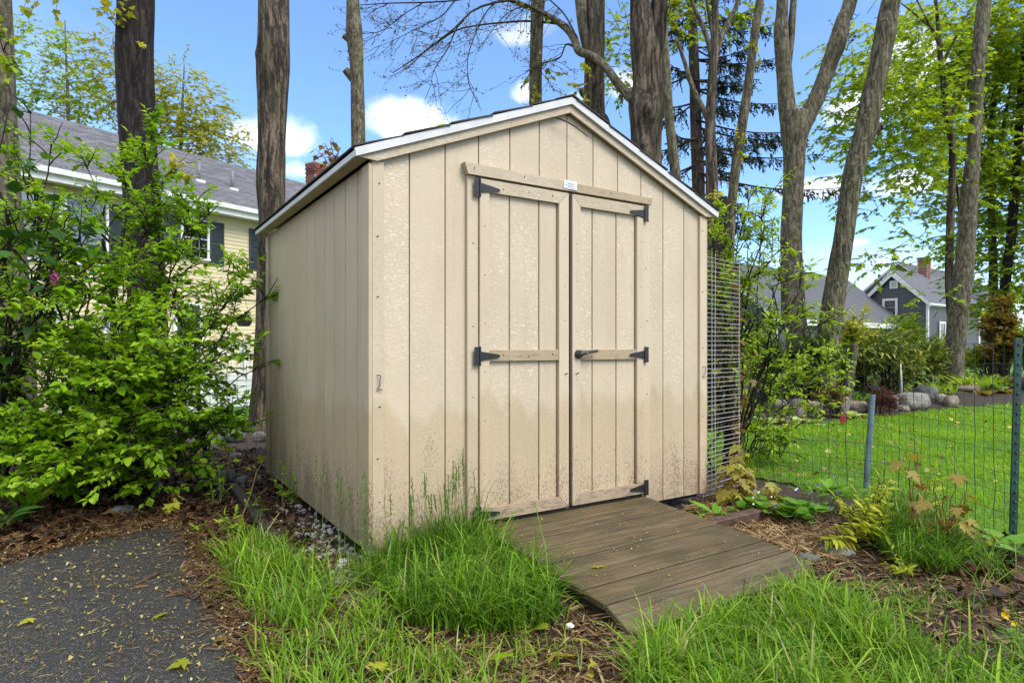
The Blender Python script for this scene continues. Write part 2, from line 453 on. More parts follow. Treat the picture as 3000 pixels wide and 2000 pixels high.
L = leaf_mat
M_lf_shrub = L('shrub_leaf', [(0, (.08, .18, .008)), (.45, (.22, .42, .015)), (.8, (.36, .55, .03)), (1, (.52, .64, .11))], .36, .48)
M_lf_lilac = L('lilac_leaf', [(0, (.020, .065, .012)), (.6, (.05, .14, .02)), (1, (.11, .25, .05))], .35, .35)
M_lf_sap = L('cherry_leaf', [(0, (.09, .19, .01)), (.5, (.25, .41, .018)), (1, (.44, .56, .05))], .35, .42)
M_lf_maple = L('maple_leaf', [(0, (.13, .22, .01)), (.5, (.30, .44, .02)), (1, (.50, .60, .06))], .4, .5)
M_lf_mapleY = L('young_maple_leaf', [(0, (.21, .23, .02)), (.5, (.39, .42, .035)), (1, (.58, .55, .07))], .4, .5)
M_lf_bronze = L('bronze_maple_leaf', [(0, (.15, .09, .025)), (.5, (.29, .23, .05)), (1, (.40, .38, .07))], .4, .45)
M_lf_gold = L('gold_spirea_leaf', [(0, (.19, .26, .01)), (.5, (.36, .42, .02)), (1, (.52, .52, .06))], .4, .4)
M_lf_rhodo = L('rhododendron_leaf', [(0, (.035, .08, .012)), (.6, (.13, .20, .022)), (.85, (.26, .29, .035)), (1, (.44, .38, .03))], .32, .2)
M_lf_spruce = L('spruce_needle', [(0, (.006, .016, .007)), (.6, (.018, .038, .012)), (1, (.05, .075, .02))], .5, .15)
M_lf_bud = L('opening_bud', [(0, (.07, .05, .015)), (.5, (.17, .13, .025)), (1, (.32, .25, .03))], .5, .3)
M_lf_dead = L('dead_leaf', [(0, (.012, .007, .005)), (.4, (.032, .016, .009)), (.75, (.075, .034, .015)), (1, (.14, .08, .04))], .4, .1)
M_lf_hosta = L('variegated_hosta', [(0, (.12, .26, .03)), (.5, (.33, .46, .09)), (1, (.60, .64, .30))], .35, .3)
M_lf_dark = L('dark_red_leaf', [(0, (.035, .012, .012)), (1, (.13, .035, .025))], .4, .2)
M_lf_violet = L('violet_leaf', [(0, (.06, .18, .014)), (1, (.19, .38, .035))], .38, .35)
M_grass = L('grass_blade', [(0, (.045, .115, .012)), (.35, (.11, .245, .018)), (.7, (.22, .39, .022)), (.92, (.34, .50, .05)), (1, (.40, .36, .16))], .38, .42)
M_lawn = L('lawn_blade', [(0, (.08, .20, .008)), (.5, (.19, .39, .010)), (1, (.36, .54, .03))], .45, .45)
M_straw = L('straw', [(0, (.05, .025, .012)), (.5, (.17, .095, .045)), (1, (.38, .27, .13))], .6, .1)
M_petal = L('fallen_petal', [(0, (.13, .07, .03)), (.4, (.30, .22, .08)), (.75, (.50, .42, .10)), (1, (.62, .55, .36))], .55, .2)
M_purple = plain('violet_flower', (.12, .07, .55), .5)
M_white_fl = plain('white_flower', (.8, .8, .75), .5)
M_pink = plain('lilac_floret', (.24, .035, .11), .5, .3, 60)
M_yfl = plain('yellow_flower', (.62, .45, .01), .5, .2, 60)

def ground_mat():
    m, n = newmat('soil'); p = n.pos()
    a = n.noise(p, 2.2, 5, .6); b = n.noise(p, 26, 6, .7); d = n.noise(n.map(p, (1, 1.7, 1), rot=(0, 0, .6)), 55, 4, .7)
    c = n.ramp(n.m('ADD', n.m('MULTIPLY', b, .6), n.m('MULTIPLY', d, .4)), [(.36, (.012, .0075, .005)), (.5, (.045, .027, .017)), (.62, (.12, .072, .043))])
    c = n.mix(n.m('MULTIPLY', n.sm(a, .5, .7), .5), c, (.045, .026, .014))
    finish(n, c, n.m('ADD', .38, n.m('MULTIPLY', b, .5)), n.m('ADD', b, n.m('MULTIPLY', d, .5)), 1.0, .03, spec=.5)
    return m
M_soil = ground_mat()
def lawn_base():
    m, n = newmat('turf'); p = n.pos()
    c = n.mix(n.sm(n.noise(p, 1.2, 5), .35, .65), (.05, .15, .008), (.12, .27, .012))
    c = n.mix(n.m('MULTIPLY', n.sm(n.noise(p, 24, 4, .7), .4, .7), .6), c, (.035, .07, .01))
    finish(n, c, .8, n.noise(p, 90, 4), 1.0, .03)
    return m
M_turf = lawn_base()
def asphalt_mat():
    m, n = newmat('asphalt'); p = n.pos()
    v = n('ShaderNodeTexVoronoi', {'Vector': p, 'Scale': 240.0}, 1)
    vd = n('ShaderNodeTexVoronoi', {'Vector': p, 'Scale': 240.0}, 0)
    h, _, _ = n.sep(v)
    c = n.ramp(h, [(0, (.010, .010, .010)), (.6, (.024, .0235, .023)), (.88, (.046, .045, .043)), (1, (.17, .165, .155))])
    low = n.noise(p, 1.6, 4)
    c = n.mix(n.m('MULTIPLY', n.sm(low, .35, .65), .55), c, n.mix(1.0, c, (.52, .50, .48), 'MULTIPLY'))
    c = n.mix(n.m('MULTIPLY', n.sm(n.noise(p, 4.5, 5, .65), .52, .7), .35), c, (.035, .024, .017))
    ro = n.m('ADD', .32, n.m('MULTIPLY', n.sm(low, .3, .7), .32))
    finish(n, c, ro, n.m('ADD', n.m('MULTIPLY', vd, -1.0), n.m('MULTIPLY', n.noise(p, 60, 3), .5)), .8, .006, spec=.5)
    return m
M_asph = asphalt_mat()
def deck_mat(name='ramp_board', tone=1.0):
    m, n = newmat(name); oi = n('ShaderNodeObjectInfo', out=5)
    p = n('ShaderNodeTexCoord', out=3)
    p = n('ShaderNodeVectorMath', {0: p, 1: n('ShaderNodeCombineXYZ', {0: n.m('MULTIPLY', oi, 9.0), 1: n.m('MULTIPLY', oi, 5.0)})}, operation='ADD')
    g = n.noise(n.map(p, (1.6, 26, 26)), 1.0, 6, .65, 1.2)
    f = n.noise(n.map(p, (6, 120, 120)), 1.0, 4, .7)
    k = n.m('ADD', n.m('MULTIPLY', g, .7), n.m('MULTIPLY', f, .3))
    c = n.ramp(k, [(.34, (.055*tone, .036*tone, .020*tone)), (.5, (.155*tone, .108*tone, .050*tone)), (.68, (.26*tone, .19*tone, .095*tone))])
    c = n.mix(n.m('MULTIPLY', n.sm(n.noise(p, 3.2, 4), .42, .62), .7), c, n.mix(1.0, c, (.55, .64, .38), 'MULTIPLY'))
    c = n.mix(n.m('MULTIPLY', n.sm(n.noise(n.map(p, (2, 5, 5)), 1.6, 3), .5, .7), .45), c, n.mix(1.0, c, (1.25, .92, .78), 'MULTIPLY'))
    sp = n.sm(n.noise(n.map(p, (30, 50, 50)), 1.0, 4, .75), .64, .70)
    c = n.mix(n.m('MULTIPLY', sp, n.sm(n.noise(p, 5, 3), .4, .6)), c, (.014, .013, .009))
    yl = n.m('MULTIPLY', n.sm(n.noise(n.map(p, (40, 60, 60), loc=(3, 1, 0)), 1.0, 3, .7), .65, .70), n.sm(n.noise(p, 3.5, 3), .48, .62))
    c = n.mix(n.m('MULTIPLY', yl, .8), c, (.30, .22, .03))
    finish(n, c, n.m('ADD', .45, n.m('MULTIPLY', n.noise(p, 4, 3), .4)), k, .7, .008, spec=.5)
    return m
M_deck = deck_mat(tone=.58)
M_timber = plain('edging_timber', (.075, .042, .028), .7, .45, 22, .8, 70)
M_timberd = plain('dark_timber', (.026, .019, .014), .75, .4, 22, .8, 70)
def rock_mat(name, a, b, mossy=.3):
    m, n = newmat(name); p = n.pos()
    k = n.noise(p, 9, 6, .65)
    c = n.ramp(k, [(.3, tuple(v*.55 for v in a)), (.5, a), (.7, b)])
    c = n.mix(n.m('MULTIPLY', n.sm(n.noise(p, 4, 4), .5, .66), mossy), c, (.11, .12, .06))
    finish(n, c, .8, n.noise(p, 26, 6, .7), .6, .03)
    return m
M_rock1 = rock_mat('grey_fieldstone', (.19, .178, .155), (.31, .29, .25))
M_rock2 = rock_mat('pinkish_fieldstone', (.22, .165, .13), (.33, .26, .21), .15)
M_rock3 = rock_mat('dark_fieldstone', (.13, .13, .125), (.24, .24, .23), .3)
M_pebble = rock_mat('white_pebble', (.42, .40, .37), (.62, .60, .56), .1)
M_mulch = plain('dark_mulch', (.028, .018, .014), .7, .5, 30, 1.0, 60)
M_postg = plain('green_steel', (.012, .048, .036), .42, .2, 12)
M_postb = plain('galvanised_steel', (.16, .25, .29), .35, .2, 9, metal=.55)
M_wire = plain('rusty_wire', (.030, .028, .024), .6)
M_wirew = plain('white_coated_wire', (.50, .48, .46), .4)
M_red = plain('red_tag', (.22, .01, .02), .5)
# ------------------------------------------------------------------ ground, driveway, lawns
def axis(a, b, s, lo, hi, g=1.16):
    c = list(np.arange(a, b+1e-6, s)); d = s
    while c[0] > lo: d *= g; c.insert(0, c[0]-d)
    d = s
    while c[-1] < hi: d *= g; c.append(c[-1]+d)
    return np.array(c)
def sheet(xs, ys, fn):
    X, Y = np.meshgrid(xs, ys); Z = fn(X, Y)
    V = np.stack([X, Y, Z], -1).reshape(-1, 3); nx = len(xs)
    i = np.arange((len(ys)-1)*(nx)).reshape(len(ys)-1, nx)[:, :-1].ravel()
    return V, np.stack([i, i+1, i+nx+1, i+nx], 1)
V, F = sheet(axis(-5.5, 4.5, .1, -420, 420), axis(.6, 9, .1, -40, 600), terr)
tag(part('ground', V, F, M_soil, smooth=True), kind='structure')
def patch(name, poly, step, lift, mat, jk=9, ja=.02):
    poly = np.asarray(poly)[:, :2]
    lo, hi = poly.min(0), poly.max(0)
    V, F = sheet(np.arange(lo[0], hi[0]+step, step), np.arange(lo[1], hi[1]+step, step), lambda x, y: terr(x, y)+lift)
    c = V[F].mean(1)
    jit = ja*np.stack([vnoise(c[:, 0]*jk, c[:, 1]*jk, 1)+.6*vnoise(c[:, 0]*jk*4, c[:, 1]*jk*4, 1), vnoise(c[:, 0]*jk, c[:, 1]*jk, 2)+.6*vnoise(c[:, 0]*jk*4, c[:, 1]*jk*4, 2)], 1)
    F = F[inpoly(c[:, :2]+jit, poly)]
    u, inv = np.unique(F, return_inverse=True)
    o = part(name, V[u], inv.reshape(F.shape), mat, smooth=True)
    return tag(o, kind='structure')
drive_poly = [G(*p) for p in [(-300, 1740), (-100, 1675), (0, 1648), (200, 1598), (400, 1545), (510, 1530), (575, 1545), (600, 1640), (632, 1735), (705, 1805), (745, 1880), (800, 1990), (880, 2250), (940, 2600)]]
drive_poly += [np.array([-.45, 1.0, 0]), np.array([-4.0, 1.0, 0]), np.array([-4.0, 2.6, 0])]
patch('driveway', drive_poly, .016, .014, M_asph, 11, .025)
bed_edge = [G(*p) for p in [(3300, 1180), (3000, 1186), (2900, 1190), (2800, 1196), (2700, 1209), (2600, 1222), (2450, 1236), (2300, 1255), (2150, 1262), (2090, 1264)]]
FENCE = [np.array([1.9, 5.45, 0]), np.array([2.63, 4.6, 0]), np.array([2.86, 3.52, 0])]
lawn_poly = [np.array([1.62, 6.6, 0]), np.array([1.78, 5.5, 0]), np.array([2.40, 4.75, 0]), np.array([2.62, 4.1, 0]), np.array([2.80, 3.5, 0]), np.array([3.2, 1.8, 0]), np.array([9, 1.8, 0]), np.array([12, 11, 0])]+bed_edge
patch('lawn', lawn_poly, .08, .012, M_turf)
bed_poly = [e for e in bed_edge]+[np.array([2.0, 12, 0]), np.array([3, 15, 0]), np.array([16, 15, 0]), np.array([16, 12, 0])]
patch('garden_bed', bed_poly, .12, .009, M_mulch)
far_poly = [np.array([p[0], p[1], 0]) for p in [(3, 15.2), (16, 15.2), (60, 20), (60, 70), (-2, 70), (2, 30)]]
patch('back_lawn', far_poly, .8, .02, M_turf)
yard_poly = [np.array([p[0], p[1], 0]) for p in [(-2.6, 9.2), (-4.2, 8.8), (-12, 7), (-20, 12), (-14, 22), (2, 34), (6, 30), (-1, 12)]]
patch('side_lawn', yard_poly, .3, .014, M_turf)

# ------------------------------------------------------------------ the shed
SO = np.array([-.696, 3.045, .08]); SA = R(32.75)
d1 = np.array([math.cos(SA), math.sin(SA), 0]); d2 = np.array([-math.sin(SA), math.cos(SA), 0])
def SW(u, v, wz=0.0): return SO+d1*u+d2*v+np.array([0, 0, wz])
def SWg(u, v):
    p = SW(u, v); p[2] = float(terr(p[0], p[1])); return p
W, D, H = 2.44, 2.44, 1.96
PW = W/12
SL = .402
shed = thing('garden_shed', 'beige wooden garden shed with double doors and a low gabled roof', 'shed', SO, SA)
top = lambda u: 2.452-SL*abs(u-1.22)
fw = part('front_wall', *prism([(.0, .02), (W, .02), (W, top(W)-.01), (1.22, 2.43), (0, top(0)-.01)], 1, .018, .03), M_trimv, shed)
g = .0035
for i in range(12):
    a, b = i*PW+g, (i+1)*PW-g
    z0 = 0.0 if not (3 <= i <= 8) else 1.93
    poly = [(a, z0), (b, z0), (b, top(b))]+([(1.22, top(1.22))] if a < 1.22 < b else [])+[(a, top(a))]
    part('plank', *prism(poly, 1, 0, .016), M_paint, fw)
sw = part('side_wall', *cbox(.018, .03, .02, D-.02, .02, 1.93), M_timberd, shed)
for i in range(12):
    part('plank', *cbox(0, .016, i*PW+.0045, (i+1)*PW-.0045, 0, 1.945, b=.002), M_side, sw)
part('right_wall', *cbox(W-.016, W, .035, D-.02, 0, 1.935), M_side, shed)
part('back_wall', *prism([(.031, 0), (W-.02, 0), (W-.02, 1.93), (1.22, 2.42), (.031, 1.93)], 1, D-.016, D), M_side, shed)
part('floor_frame', *cbox(.03, W-.03, .035, D-.02, -.03, .015), M_dark, shed)
for u in (.35, 1.22, 2.1): part('skid', *cbox(u-.05, u+.05, .06, D-.06, -.10, -.031), M_timberd, shed)
for nm, a in (('corner_board', (.0, .060, -.019, -.0005, 0, 1.945)), ('corner_board', (W-.058, W+.002, -.019, -.0005, 0, 1.945))):
    part(nm, *cbox(*a), M_trimv, shed)
part('corner_board', *cbox(-.019, -.0005, -.019, .085, 0, 1.93), M_side, shed)
part('corner_board', *cbox(-.019, -.0005, D-.08, D, 0, 1.93), M_side, shed)
part('corner_board', *cbox(W+.0005, W+.019, -.017, .08, 0, 1.93), M_side, shed)
# rake boards, drip edge, soffit
for sgn in (-1, 1):
    U = lambda d: 1.22+sgn*d
    ln = lambda z, d: z-SL*d
    q = [(U(.0008), 2.472), (U(1.305), ln(2.472, 1.305)), (U(1.20), ln(2.423, 1.20)), (U(.0008), 2.423)]
    part('rake_board', *prism(q, 1, -.036, -.0205), M_trimh, shed)
    q = [(U(0), 2.511), (U(1.318), ln(2.511, 1.318)), (U(1.312), ln(2.470, 1.312)), (U(0), 2.470)]
    part('drip_edge', *prism(q, 1, -.052, -.037), M_drip, shed)
    e = U(1.312)
    part('fascia', *cbox(min(e, e-sgn*.014), max(e, e-sgn*.014), -.036, D+.04, 1.947, 1.978), M_drip, shed)
    for k in range(12):
        a, b = k*PW+.0015-(.02 if k == 0 else 0), (k+1)*PW-.0015
        x0, x1 = sorted((U(1.22+.02), U(1.297)))
        part('soffit_board', *cbox(x0, x1, a, b, 1.946, 1.957, b=.0015), M_soff, shed)
roof = MB()
for sgn in (-1, 1):
    U = lambda d: 1.22+sgn*d
    roof.add(prism([(U(0), 2.509), (U(1.31), 2.509-SL*1.31), (U(1.31), 2.478-SL*1.31), (U(0), 2.478)], 1, -.036, D+.05))
roof = roof.part('roof', M_shblack, shed)
sh_me = None
al = math.atan(SL)
for sgn in (-1, 1):
    for r in range(9):
        for k in range(9):
            d = 1.195-r*.13
            y = -.055+(k+.5)*.286+(.14 if r % 2 else 0)
            if y > D+.08: y = D
            if sh_me is None:
                v, f = cbox(-.135, .135, -.148, .148, -.004, .004, b=.001); sh_me = mkmesh('shingle', v, f, M_shblack)
            c = np.array([1.22+sgn*d, max(y, .095-rng.uniform(0, .012)), 2.517-SL*d+.003*rng.uniform(0, 1)])
            link('shingle', sh_me, roof, c, rot=Quaternion((0, 1, 0), sgn*(al-.035)) @ Quaternion((0, 0, 1), rng.uniform(-.02, .02)))
for k in range(9):
    v, f = prism([(1.22-.13, 2.523-SL*.13), (1.22, 2.528), (1.22+.13, 2.523-SL*.13), (1.22, 2.519)], 1, -.06+k*.285, .222+k*.285)
    part('ridge_cap', v, f, M_shblack, roof)
# doors
part('door_casing', *cbox(.529, .5965, -.021, -.0008, 0, 1.952), M_trimv, shed)
part('door_casing', *cbox(1.8265, 1.893, -.021, -.0008, 0, 1.952), M_trimv, shed)
hd = part('header_board', *prism([(.503, 2.014), (1.20, 2.006), (1.201, 1.953), (.524, 1.953)], 1, -.042, -.0008), M_trimh, shed)
hd2 = part('header_board', *prism([(1.2013, 2.006), (1.90, 1.998), (1.888, 1.956), (1.2013, 1.953)], 1, -.041, -.0008), M_rail, shed)
part('astragal', *cbox(1.2115, 1.2325, -.012, .012, .075, 1.935), M_timberd, shed)
part('threshold', *cbox(.61, 1.83, -.01, .017, .0, .072), M_timberd, shed)
def hinge(door, u, wz, sgn, tilt=0.0):
    h = MB()
    h.box(*sorted((u-sgn*.004, u-sgn*.034)), -.0415, -.0385, wz-.05, wz+.05, b=.001)
    h.add(tube([(u, -.043, wz-.052), (u, -.043, wz+.052)], .0055, 8))
    h.add(prism([(u+sgn*.003, wz+.026), (u+sgn*.122, wz+.008+tilt), (u+sgn*.130, wz+tilt), (u+sgn*.122, wz-.008+tilt), (u+sgn*.003, wz-.026)], 1, -.0415, -.0385))
    hp = h.part('hinge', M_iron, door)
    b = MB()
    return hp
bolts = MB()
def door(u0, u1, grooves, left):
    d = part('door', *cbox(u0+.004, u1-.004, .0, .012, .085, 1.936), M_trimv, shed)
    il, ir = (u0+.060, u1-.071) if left else (u0+.060, u1-.058)
    e = [il]+grooves+[ir]
    for a, b in zip(e[:-1], e[1:]):
        part('plank', *cbox(a+g, b-g, -.013, -.0005, .09, 1.93, b=.0025), M_paint, d)
    t, bt, k = 1.941, .080, .0012
    if left:
        R1 = [(u0, t), (u1-k, t), (ir-k, 1.873), (u0, 1.873)]; R2 = [(u0, bt), (u1-k, bt), (ir-k, .146), (u0, .146)]
        S1 = (u0, il, .1475, 1.8715); S2 = [(u1, t-k), (ir, 1.873-k), (ir, .146+k), (u1, bt+k)]
    else:
        R1 = [(u1, t), (u0+k, t), (il+k, 1.873), (u1, 1.873)]; R2 = [(u1, bt), (u0+k, bt), (il+k, .146), (u1, .146)]
        S1 = (ir, u1, .1475, 1.8715); S2 = [(u0, t-k), (il, 1.873-k), (il, .146+k), (u0, bt+k)]
    part('rail', *prism(R1, 1, -.035, -.0135), M_trimh, d)
    part('rail', *prism(R2, 1, -.035, -.0135), M_sill, d)
    part('rail', *cbox(il+.001, ir-.001, -.033, -.0135, .949, 1.012), M_rail, d)
    part('stile', *cbox(S1[0], S1[1], -.0345, -.0135, S1[2], S1[3]), M_trimv, d)
    part('stile', *prism(S2, 1, -.0345, -.0135), M_trimv, d)
    for wz in (1.89, .978, .115):
        hinge(d, u0-.004 if left else u1+.004, wz, 1 if left else -1)
    for us in ((u0+.03, u1-.03) if left else (u0+.035, u1-.025)):
        for wz in (.34, .62, .86, 1.16, 1.42, 1.68):
            wz += random.uniform(-.04, .04)
            bolts.add(tube([(us, -.0375, wz), (us, -.034, wz)], .0022, 6))
    for us in np.linspace(u0+.15, u1-.12, 3):
        for wz in (1.905, .98): bolts.add(tube([(us, -.0375, wz+random.uniform(-.01, .01)), (us, -.0345, wz)], .0022, 6))
    return d
dl = door(.600, 1.207, [.802, 1.005], True)
dr = door(1.236, 1.822, [1.406, 1.602], False)
h = MB()
h.add(tube([(1.278, -.034, .984), (1.278, -.050, .984), (1.278, -.058, .984)], [.027, .026, .019], 16))
h.add(tube([(1.278, -.052, .984), (1.315, -.066, .992), (1.36, -.068, 1.0), (1.402, -.066, 1.004)], [.014, .011, .009, .0085], 10))
hp = h.part('handle', M_iron, dr, smooth=False)
for u, wz in ((1.318, .993),): part('lock_cylinder', *tube([(u, -.0765, wz), (u, -.079, wz)], .008, 12), M_zinc, dr)
for u in (1.18, 1.262):
    part('eye_screw', *tube([(u, -.034, .868), (u+.004, -.046, .869), (u+.008, -.052, .873)], .003, 6), M_nail, shed)
for u in np.linspace(.56, 1.86, 5):
    for dz in (.0,): bolts.add(tube([(u, -.0445, 1.982+random.uniform(-.012, .012)), (u, -.041, 1.98)], .0022, 6))
for u, wl in ((.56, (.3, .8, 1.15, 1.6)), (1.86, (.25, .75, 1.2, 1.55)), (.032, (.25, .5, .75, 1.25, 1.6, 1.88)), (2.41, (.2, .55, 1.0, 1.4, 1.85))):
    for wz in wl:
        wz += random.uniform(-.05, .05)
        bolts.add(tube([(u+random.uniform(-.012, .012), -.0235, wz), (u, -.020, wz)], .0024, 6))
for sgn in (-1, 1):
    for d in (.12, .42, .75, 1.1):
        bolts.add(tube([(1.22+sgn*d, -.038, 2.447-SL*d), (1.22+sgn*d, -.035, 2.447-SL*d)], .0024, 6))
bolts.part('nail_heads', M_nail, shed)
# hooks that hold the doors open
for u in (.030, 2.412):
    part('hook', *tube(smooth_path([(u-.004, -.019, .889), (u, -.034, .890), (u+.006, -.036, .884), (u+.003, -.034, .862), (u+.004, -.032, .838), (u-.008, -.030, .824), (u+.004, -.028, .821), (u+.018, -.030, .816)], 22), .0028, 6), M_zinc, shed)
# maker's plate on the header
pl = part('name_plate', *cbox(1.163, 1.262, -.046, -.0425, 1.962, 2.012, b=.0006), M_plate, shed)
mk = MB()
th = np.linspace(.15*np.pi, 1.9*np.pi, 26)
mk.add(tube(np.stack([1.214+.034*np.cos(th), np.full(26, -.0465), 1.993+.0105*np.sin(th)], 1), .0006, 4))
mk.box(1.176, 1.1772, -.0468, -.0462, 1.983, 2.003, b=.0001); mk.box(1.176, 1.186, -.0468, -.0462, 1.983, 1.9842, b=.0001)
for k in range(7):
    x = 1.194+k*.0062; mk.box(x, x+.0036, -.0468, -.0462, 1.990, 1.9905+.004*random.random()+.003, b=.0001)
for k in range(10):
    if k in (3, 7): continue
    x = 1.190+k*.005; mk.box(x, x+.0032, -.0468, -.0462, 1.9755, 1.980, b=.0001)
for k in range(24):
    x = 1.170+k*.0035; mk.box(x, x+.0022, -.0468, -.0462, 1.9672, 1.9695, b=.0001)
mk.part('print', M_ink, pl)
for u in (1.168, 1.257): part('rivet', *tube([(u, -.048, 1.986), (u, -.0455, 1.986)], .002, 6), M_nail, pl)

# ------------------------------------------------------------------ ramp
ramp = thing('wooden_ramp', 'weathered plank ramp leading up to the shed doors', 'ramp', SWg(1.2, -.6), SA)
rl = np.array([0, 0, 0.])
def RL(u, v, z):         # shed frame -> ramp frame (same rotation)
    b = SWg(1.2, -.6)
    return np.array([u-1.2, v+.6, z+.08-b[2]])
UL, UR = .598, 1.842
for k in range(8):
    if k < 7:
        va, vb = -.028-k*.1465, -.028-(k+1)*.1465+.010
        wa, wb = .058+.066*(va+.028)/1.02, .058+.066*(vb+.028)/1.02
    else:
        va, vb = -.028-7*.1465, -.028-8*.1465
        wa, wb = .058+.066*(va+.028)/1.02-.002, -.072
    a, b = np.array([va, wa]), np.array([vb, wb]); d = (b-a)/np.linalg.norm(b-a); nrm = np.array([d[1], -d[0]])
    if nrm[1] > 0: nrm = -nrm
    ll = np.linalg.norm(b-a)
    v0, f0 = cbox(UL+random.uniform(-.006, .008), UR+random.uniform(-.012, .006), 0, ll, 0, .03, b=.004)
    v1 = np.stack([v0[:, 0], a[0]+d[0]*v0[:, 1]+nrm[0]*v0[:, 2], a[1]+d[1]*v0[:, 1]+nrm[1]*v0[:, 2]], 1)
    f1 = orient(v1, f0)
    v1 = np.array([RL(*q) for q in v1])
    v1[:, 2] += random.uniform(-.0015, .0015)
    part('board', v1, f1, M_deck, ramp)
    for uu in (UL+.06, 1.21, UR-.06):
        for s_ in (.3, .72):
            p_ = a+d*ll*s_; q_ = RL(uu+random.uniform(-.01, .01), p_[0], p_[1])
            part('nail', *tube([q_-np.array([0, 0, .004]), q_+np.array([0, 0, .0012])], .0022, 6), M_nail, ramp)
for uu in (.64, 1.21, 1.79):
    q = [(-.03, .024), (-.95, -.035), (-1.12, -.10), (-.9, -.13), (-.03, -.13)]
    v0, f0 = prism(q, 0, uu-.02, uu+.02)
    part('stringer', np.array([RL(*p_) for p_ in v0]), f0, M_timberd, ramp)

# ------------------------------------------------------------------ edging timbers round the shed
def timber(label, u0, u1, v0, v1, h=.05, mat=M_timber, tilt=0.0):
    v, f = cbox(u0, u1, v0, v1, -.04, h, b=.006)
    c = np.array([(u0+u1)/2, (v0+v1)/2])
    w_ = np.array([SW(a, b, c_-.08) for a, b, c_ in v]); base = SWg(*c)
    w_[:, 2] += base[2]
    w_[:, :2] += .004*np.sin(w_[:, [1, 0]]*31)
    o = part('edging_timber', w_, f, mat)
    return tag(o, label, 'timber', 'edging timbers round the shed')
timber('dark wet edging timber beside the shed, farther from the camera', -.34, -.27, 1.15, 2.25, .055, M_timberd)
timber('dark edging timber in the grass left of the near shed corner', -.34, -.27, -.32, 1.1, .045, M_timberd)
timber('reddish brown edging timber in front of the near shed corner', -.30, -.055, -.43, -.36, .055)
timber('reddish brown edging timber end right of the ramp', 1.90, 2.42, -.49, -.41, .06)

a_ = [SW(1.10, -.045, 2.37), SW(1.19, -.047, 2.355), SW(1.26, -.046, 2.335), SW(1.345, -.043, 2.30)]
tag(part('dry_stem', *tube(smooth_path(a_, 12), np.linspace(.005, .0025, 12), 6), M_timberd, smooth=True), 'thin dark dry stem caught under the gable peak of the shed', 'stick')
# ------------------------------------------------------------------ leaves
def fan(outl, cz, bend):
    o = np.array(outl, float); n = len(o)
    V = np.vstack([[0, .4, 0], np.c_[o, np.zeros(n)]])
    V[:, 2] = bend(V[:, 0], V[:, 1])
    return V, np.array([(0, 1+i, 1+(i+1) % n) for i in range(n)])
def oval(wd, w1=.75, w3=.7, fold=.35, droop=.16):
    rows = [(.2, wd*w1), (.5, wd), (.8, wd*w3*.8)]
    V = [(0, 0, 0)]
    for y, x in rows: V += [(-x, y, fold*x), (0, y, 0), (x, y, fold*x)]
    V += [(0, 1, 0)]; V = np.array(V, float); V[:, 2] -= droop*V[:, 1]**2
    T = [(0, 2, 1), (0, 3, 2)]
    for r in (1, 4): T += [(r, r+1, r+4), (r, r+4, r+3), (r+1, r+2, r+5), (r+1, r+5, r+4)]
    T += [(7, 8, 10), (8, 9, 10)]
    return V, np.array(T)
def oval4(wd, fold=.35, droop=.16):
    V = np.array([(0, 0, 0), (-wd, .48, fold*wd), (0, .5, 0), (wd, .48, fold*wd), (0, 1, 0)], float); V[:, 2] -= droop*V[:, 1]**2
    return V, np.array([(0, 2, 1), (0, 3, 2), (1, 2, 4), (2, 3, 4)])
_ml = [(0, 0), (.16, .06), (.42, -.02), (.34, .18), (.40, .24), (.60, .40), (.40, .42), (.33, .40), (.26, .62), (.16, .70), (.10, .80), (0, 1.02)]
ml_out = _ml+[(-x, y) for x, y in _ml[-2:0:-1]]
T_maple = fan(ml_out, 0, lambda x, y: -.35*x*x-.16*y*y+.05*np.abs(x))
_ms = [(0, 0), (.44, .06), (.24, .28), (.52, .48), (.20, .52), (0, 1)]
T_maple10 = fan(_ms+[(-x, y) for x, y in _ms[-2:0:-1]], 0, lambda x, y: -.3*x*x-.15*y*y)
T_oval, T_oval4 = oval(.26), oval4(.25)
T_wide, T_wide4 = oval(.34, .85, .8), oval4(.33)
T_heart = oval(.40, 1.0, .62, .3, .25)
T_cherry, T_cherry4 = oval(.21, .7, .6, .4, .2), oval4(.2, .4, .2)
T_long, T_long4 = oval(.13, .7, .8, .3, .3), oval4(.13, .3, .3)
T_round = oval(.46, 1.05, .95, .15, .1)
T_strap = oval(.045, .9, 1.0, .5, .45)
T_curl = fan([(0, 0), (.3, .15), (.42, .45), (.25, .7), (0, 1), (-.28, .72), (-.4, .4), (-.25, .12)], 0, lambda x, y: .8*x*x+.25*np.sin(y*5))

def norm(a): return a/(np.linalg.norm(a, axis=-1, keepdims=True)+1e-9)
def frames(d, n):
    y = norm(d); x = norm(np.cross(y, n)); z = np.cross(x, y)
    return np.stack([x, y, z], -1)          # columns
def scatter(tm, pos, d, n, s, tint):
    V, T = tm
    Rm = frames(d, n)
    W_ = pos[:, None, :]+np.einsum('nij,vj->nvi', Rm, V)*s[:, None, None]
    N = len(pos)
    F_ = (T[None]+(np.arange(N)*len(V))[:, None, None]).reshape(-1, 3)
    return W_.reshape(-1, 3), F_, np.repeat(tint, len(V))
class Leaves:
    def __init__(s): s.p = []; s.d = []; s.n = []; s.s = []; s.t = []
    def add(s, p, d, n, sc, t):
        s.p.append(p); s.d.append(d); s.n.append(n); s.s.append(sc); s.t.append(t)
    def arr(s):
        return (np.vstack(s.p), np.vstack(s.d), np.vstack(s.n), np.concatenate(s.s), np.concatenate(s.t))
LEAFME = {}
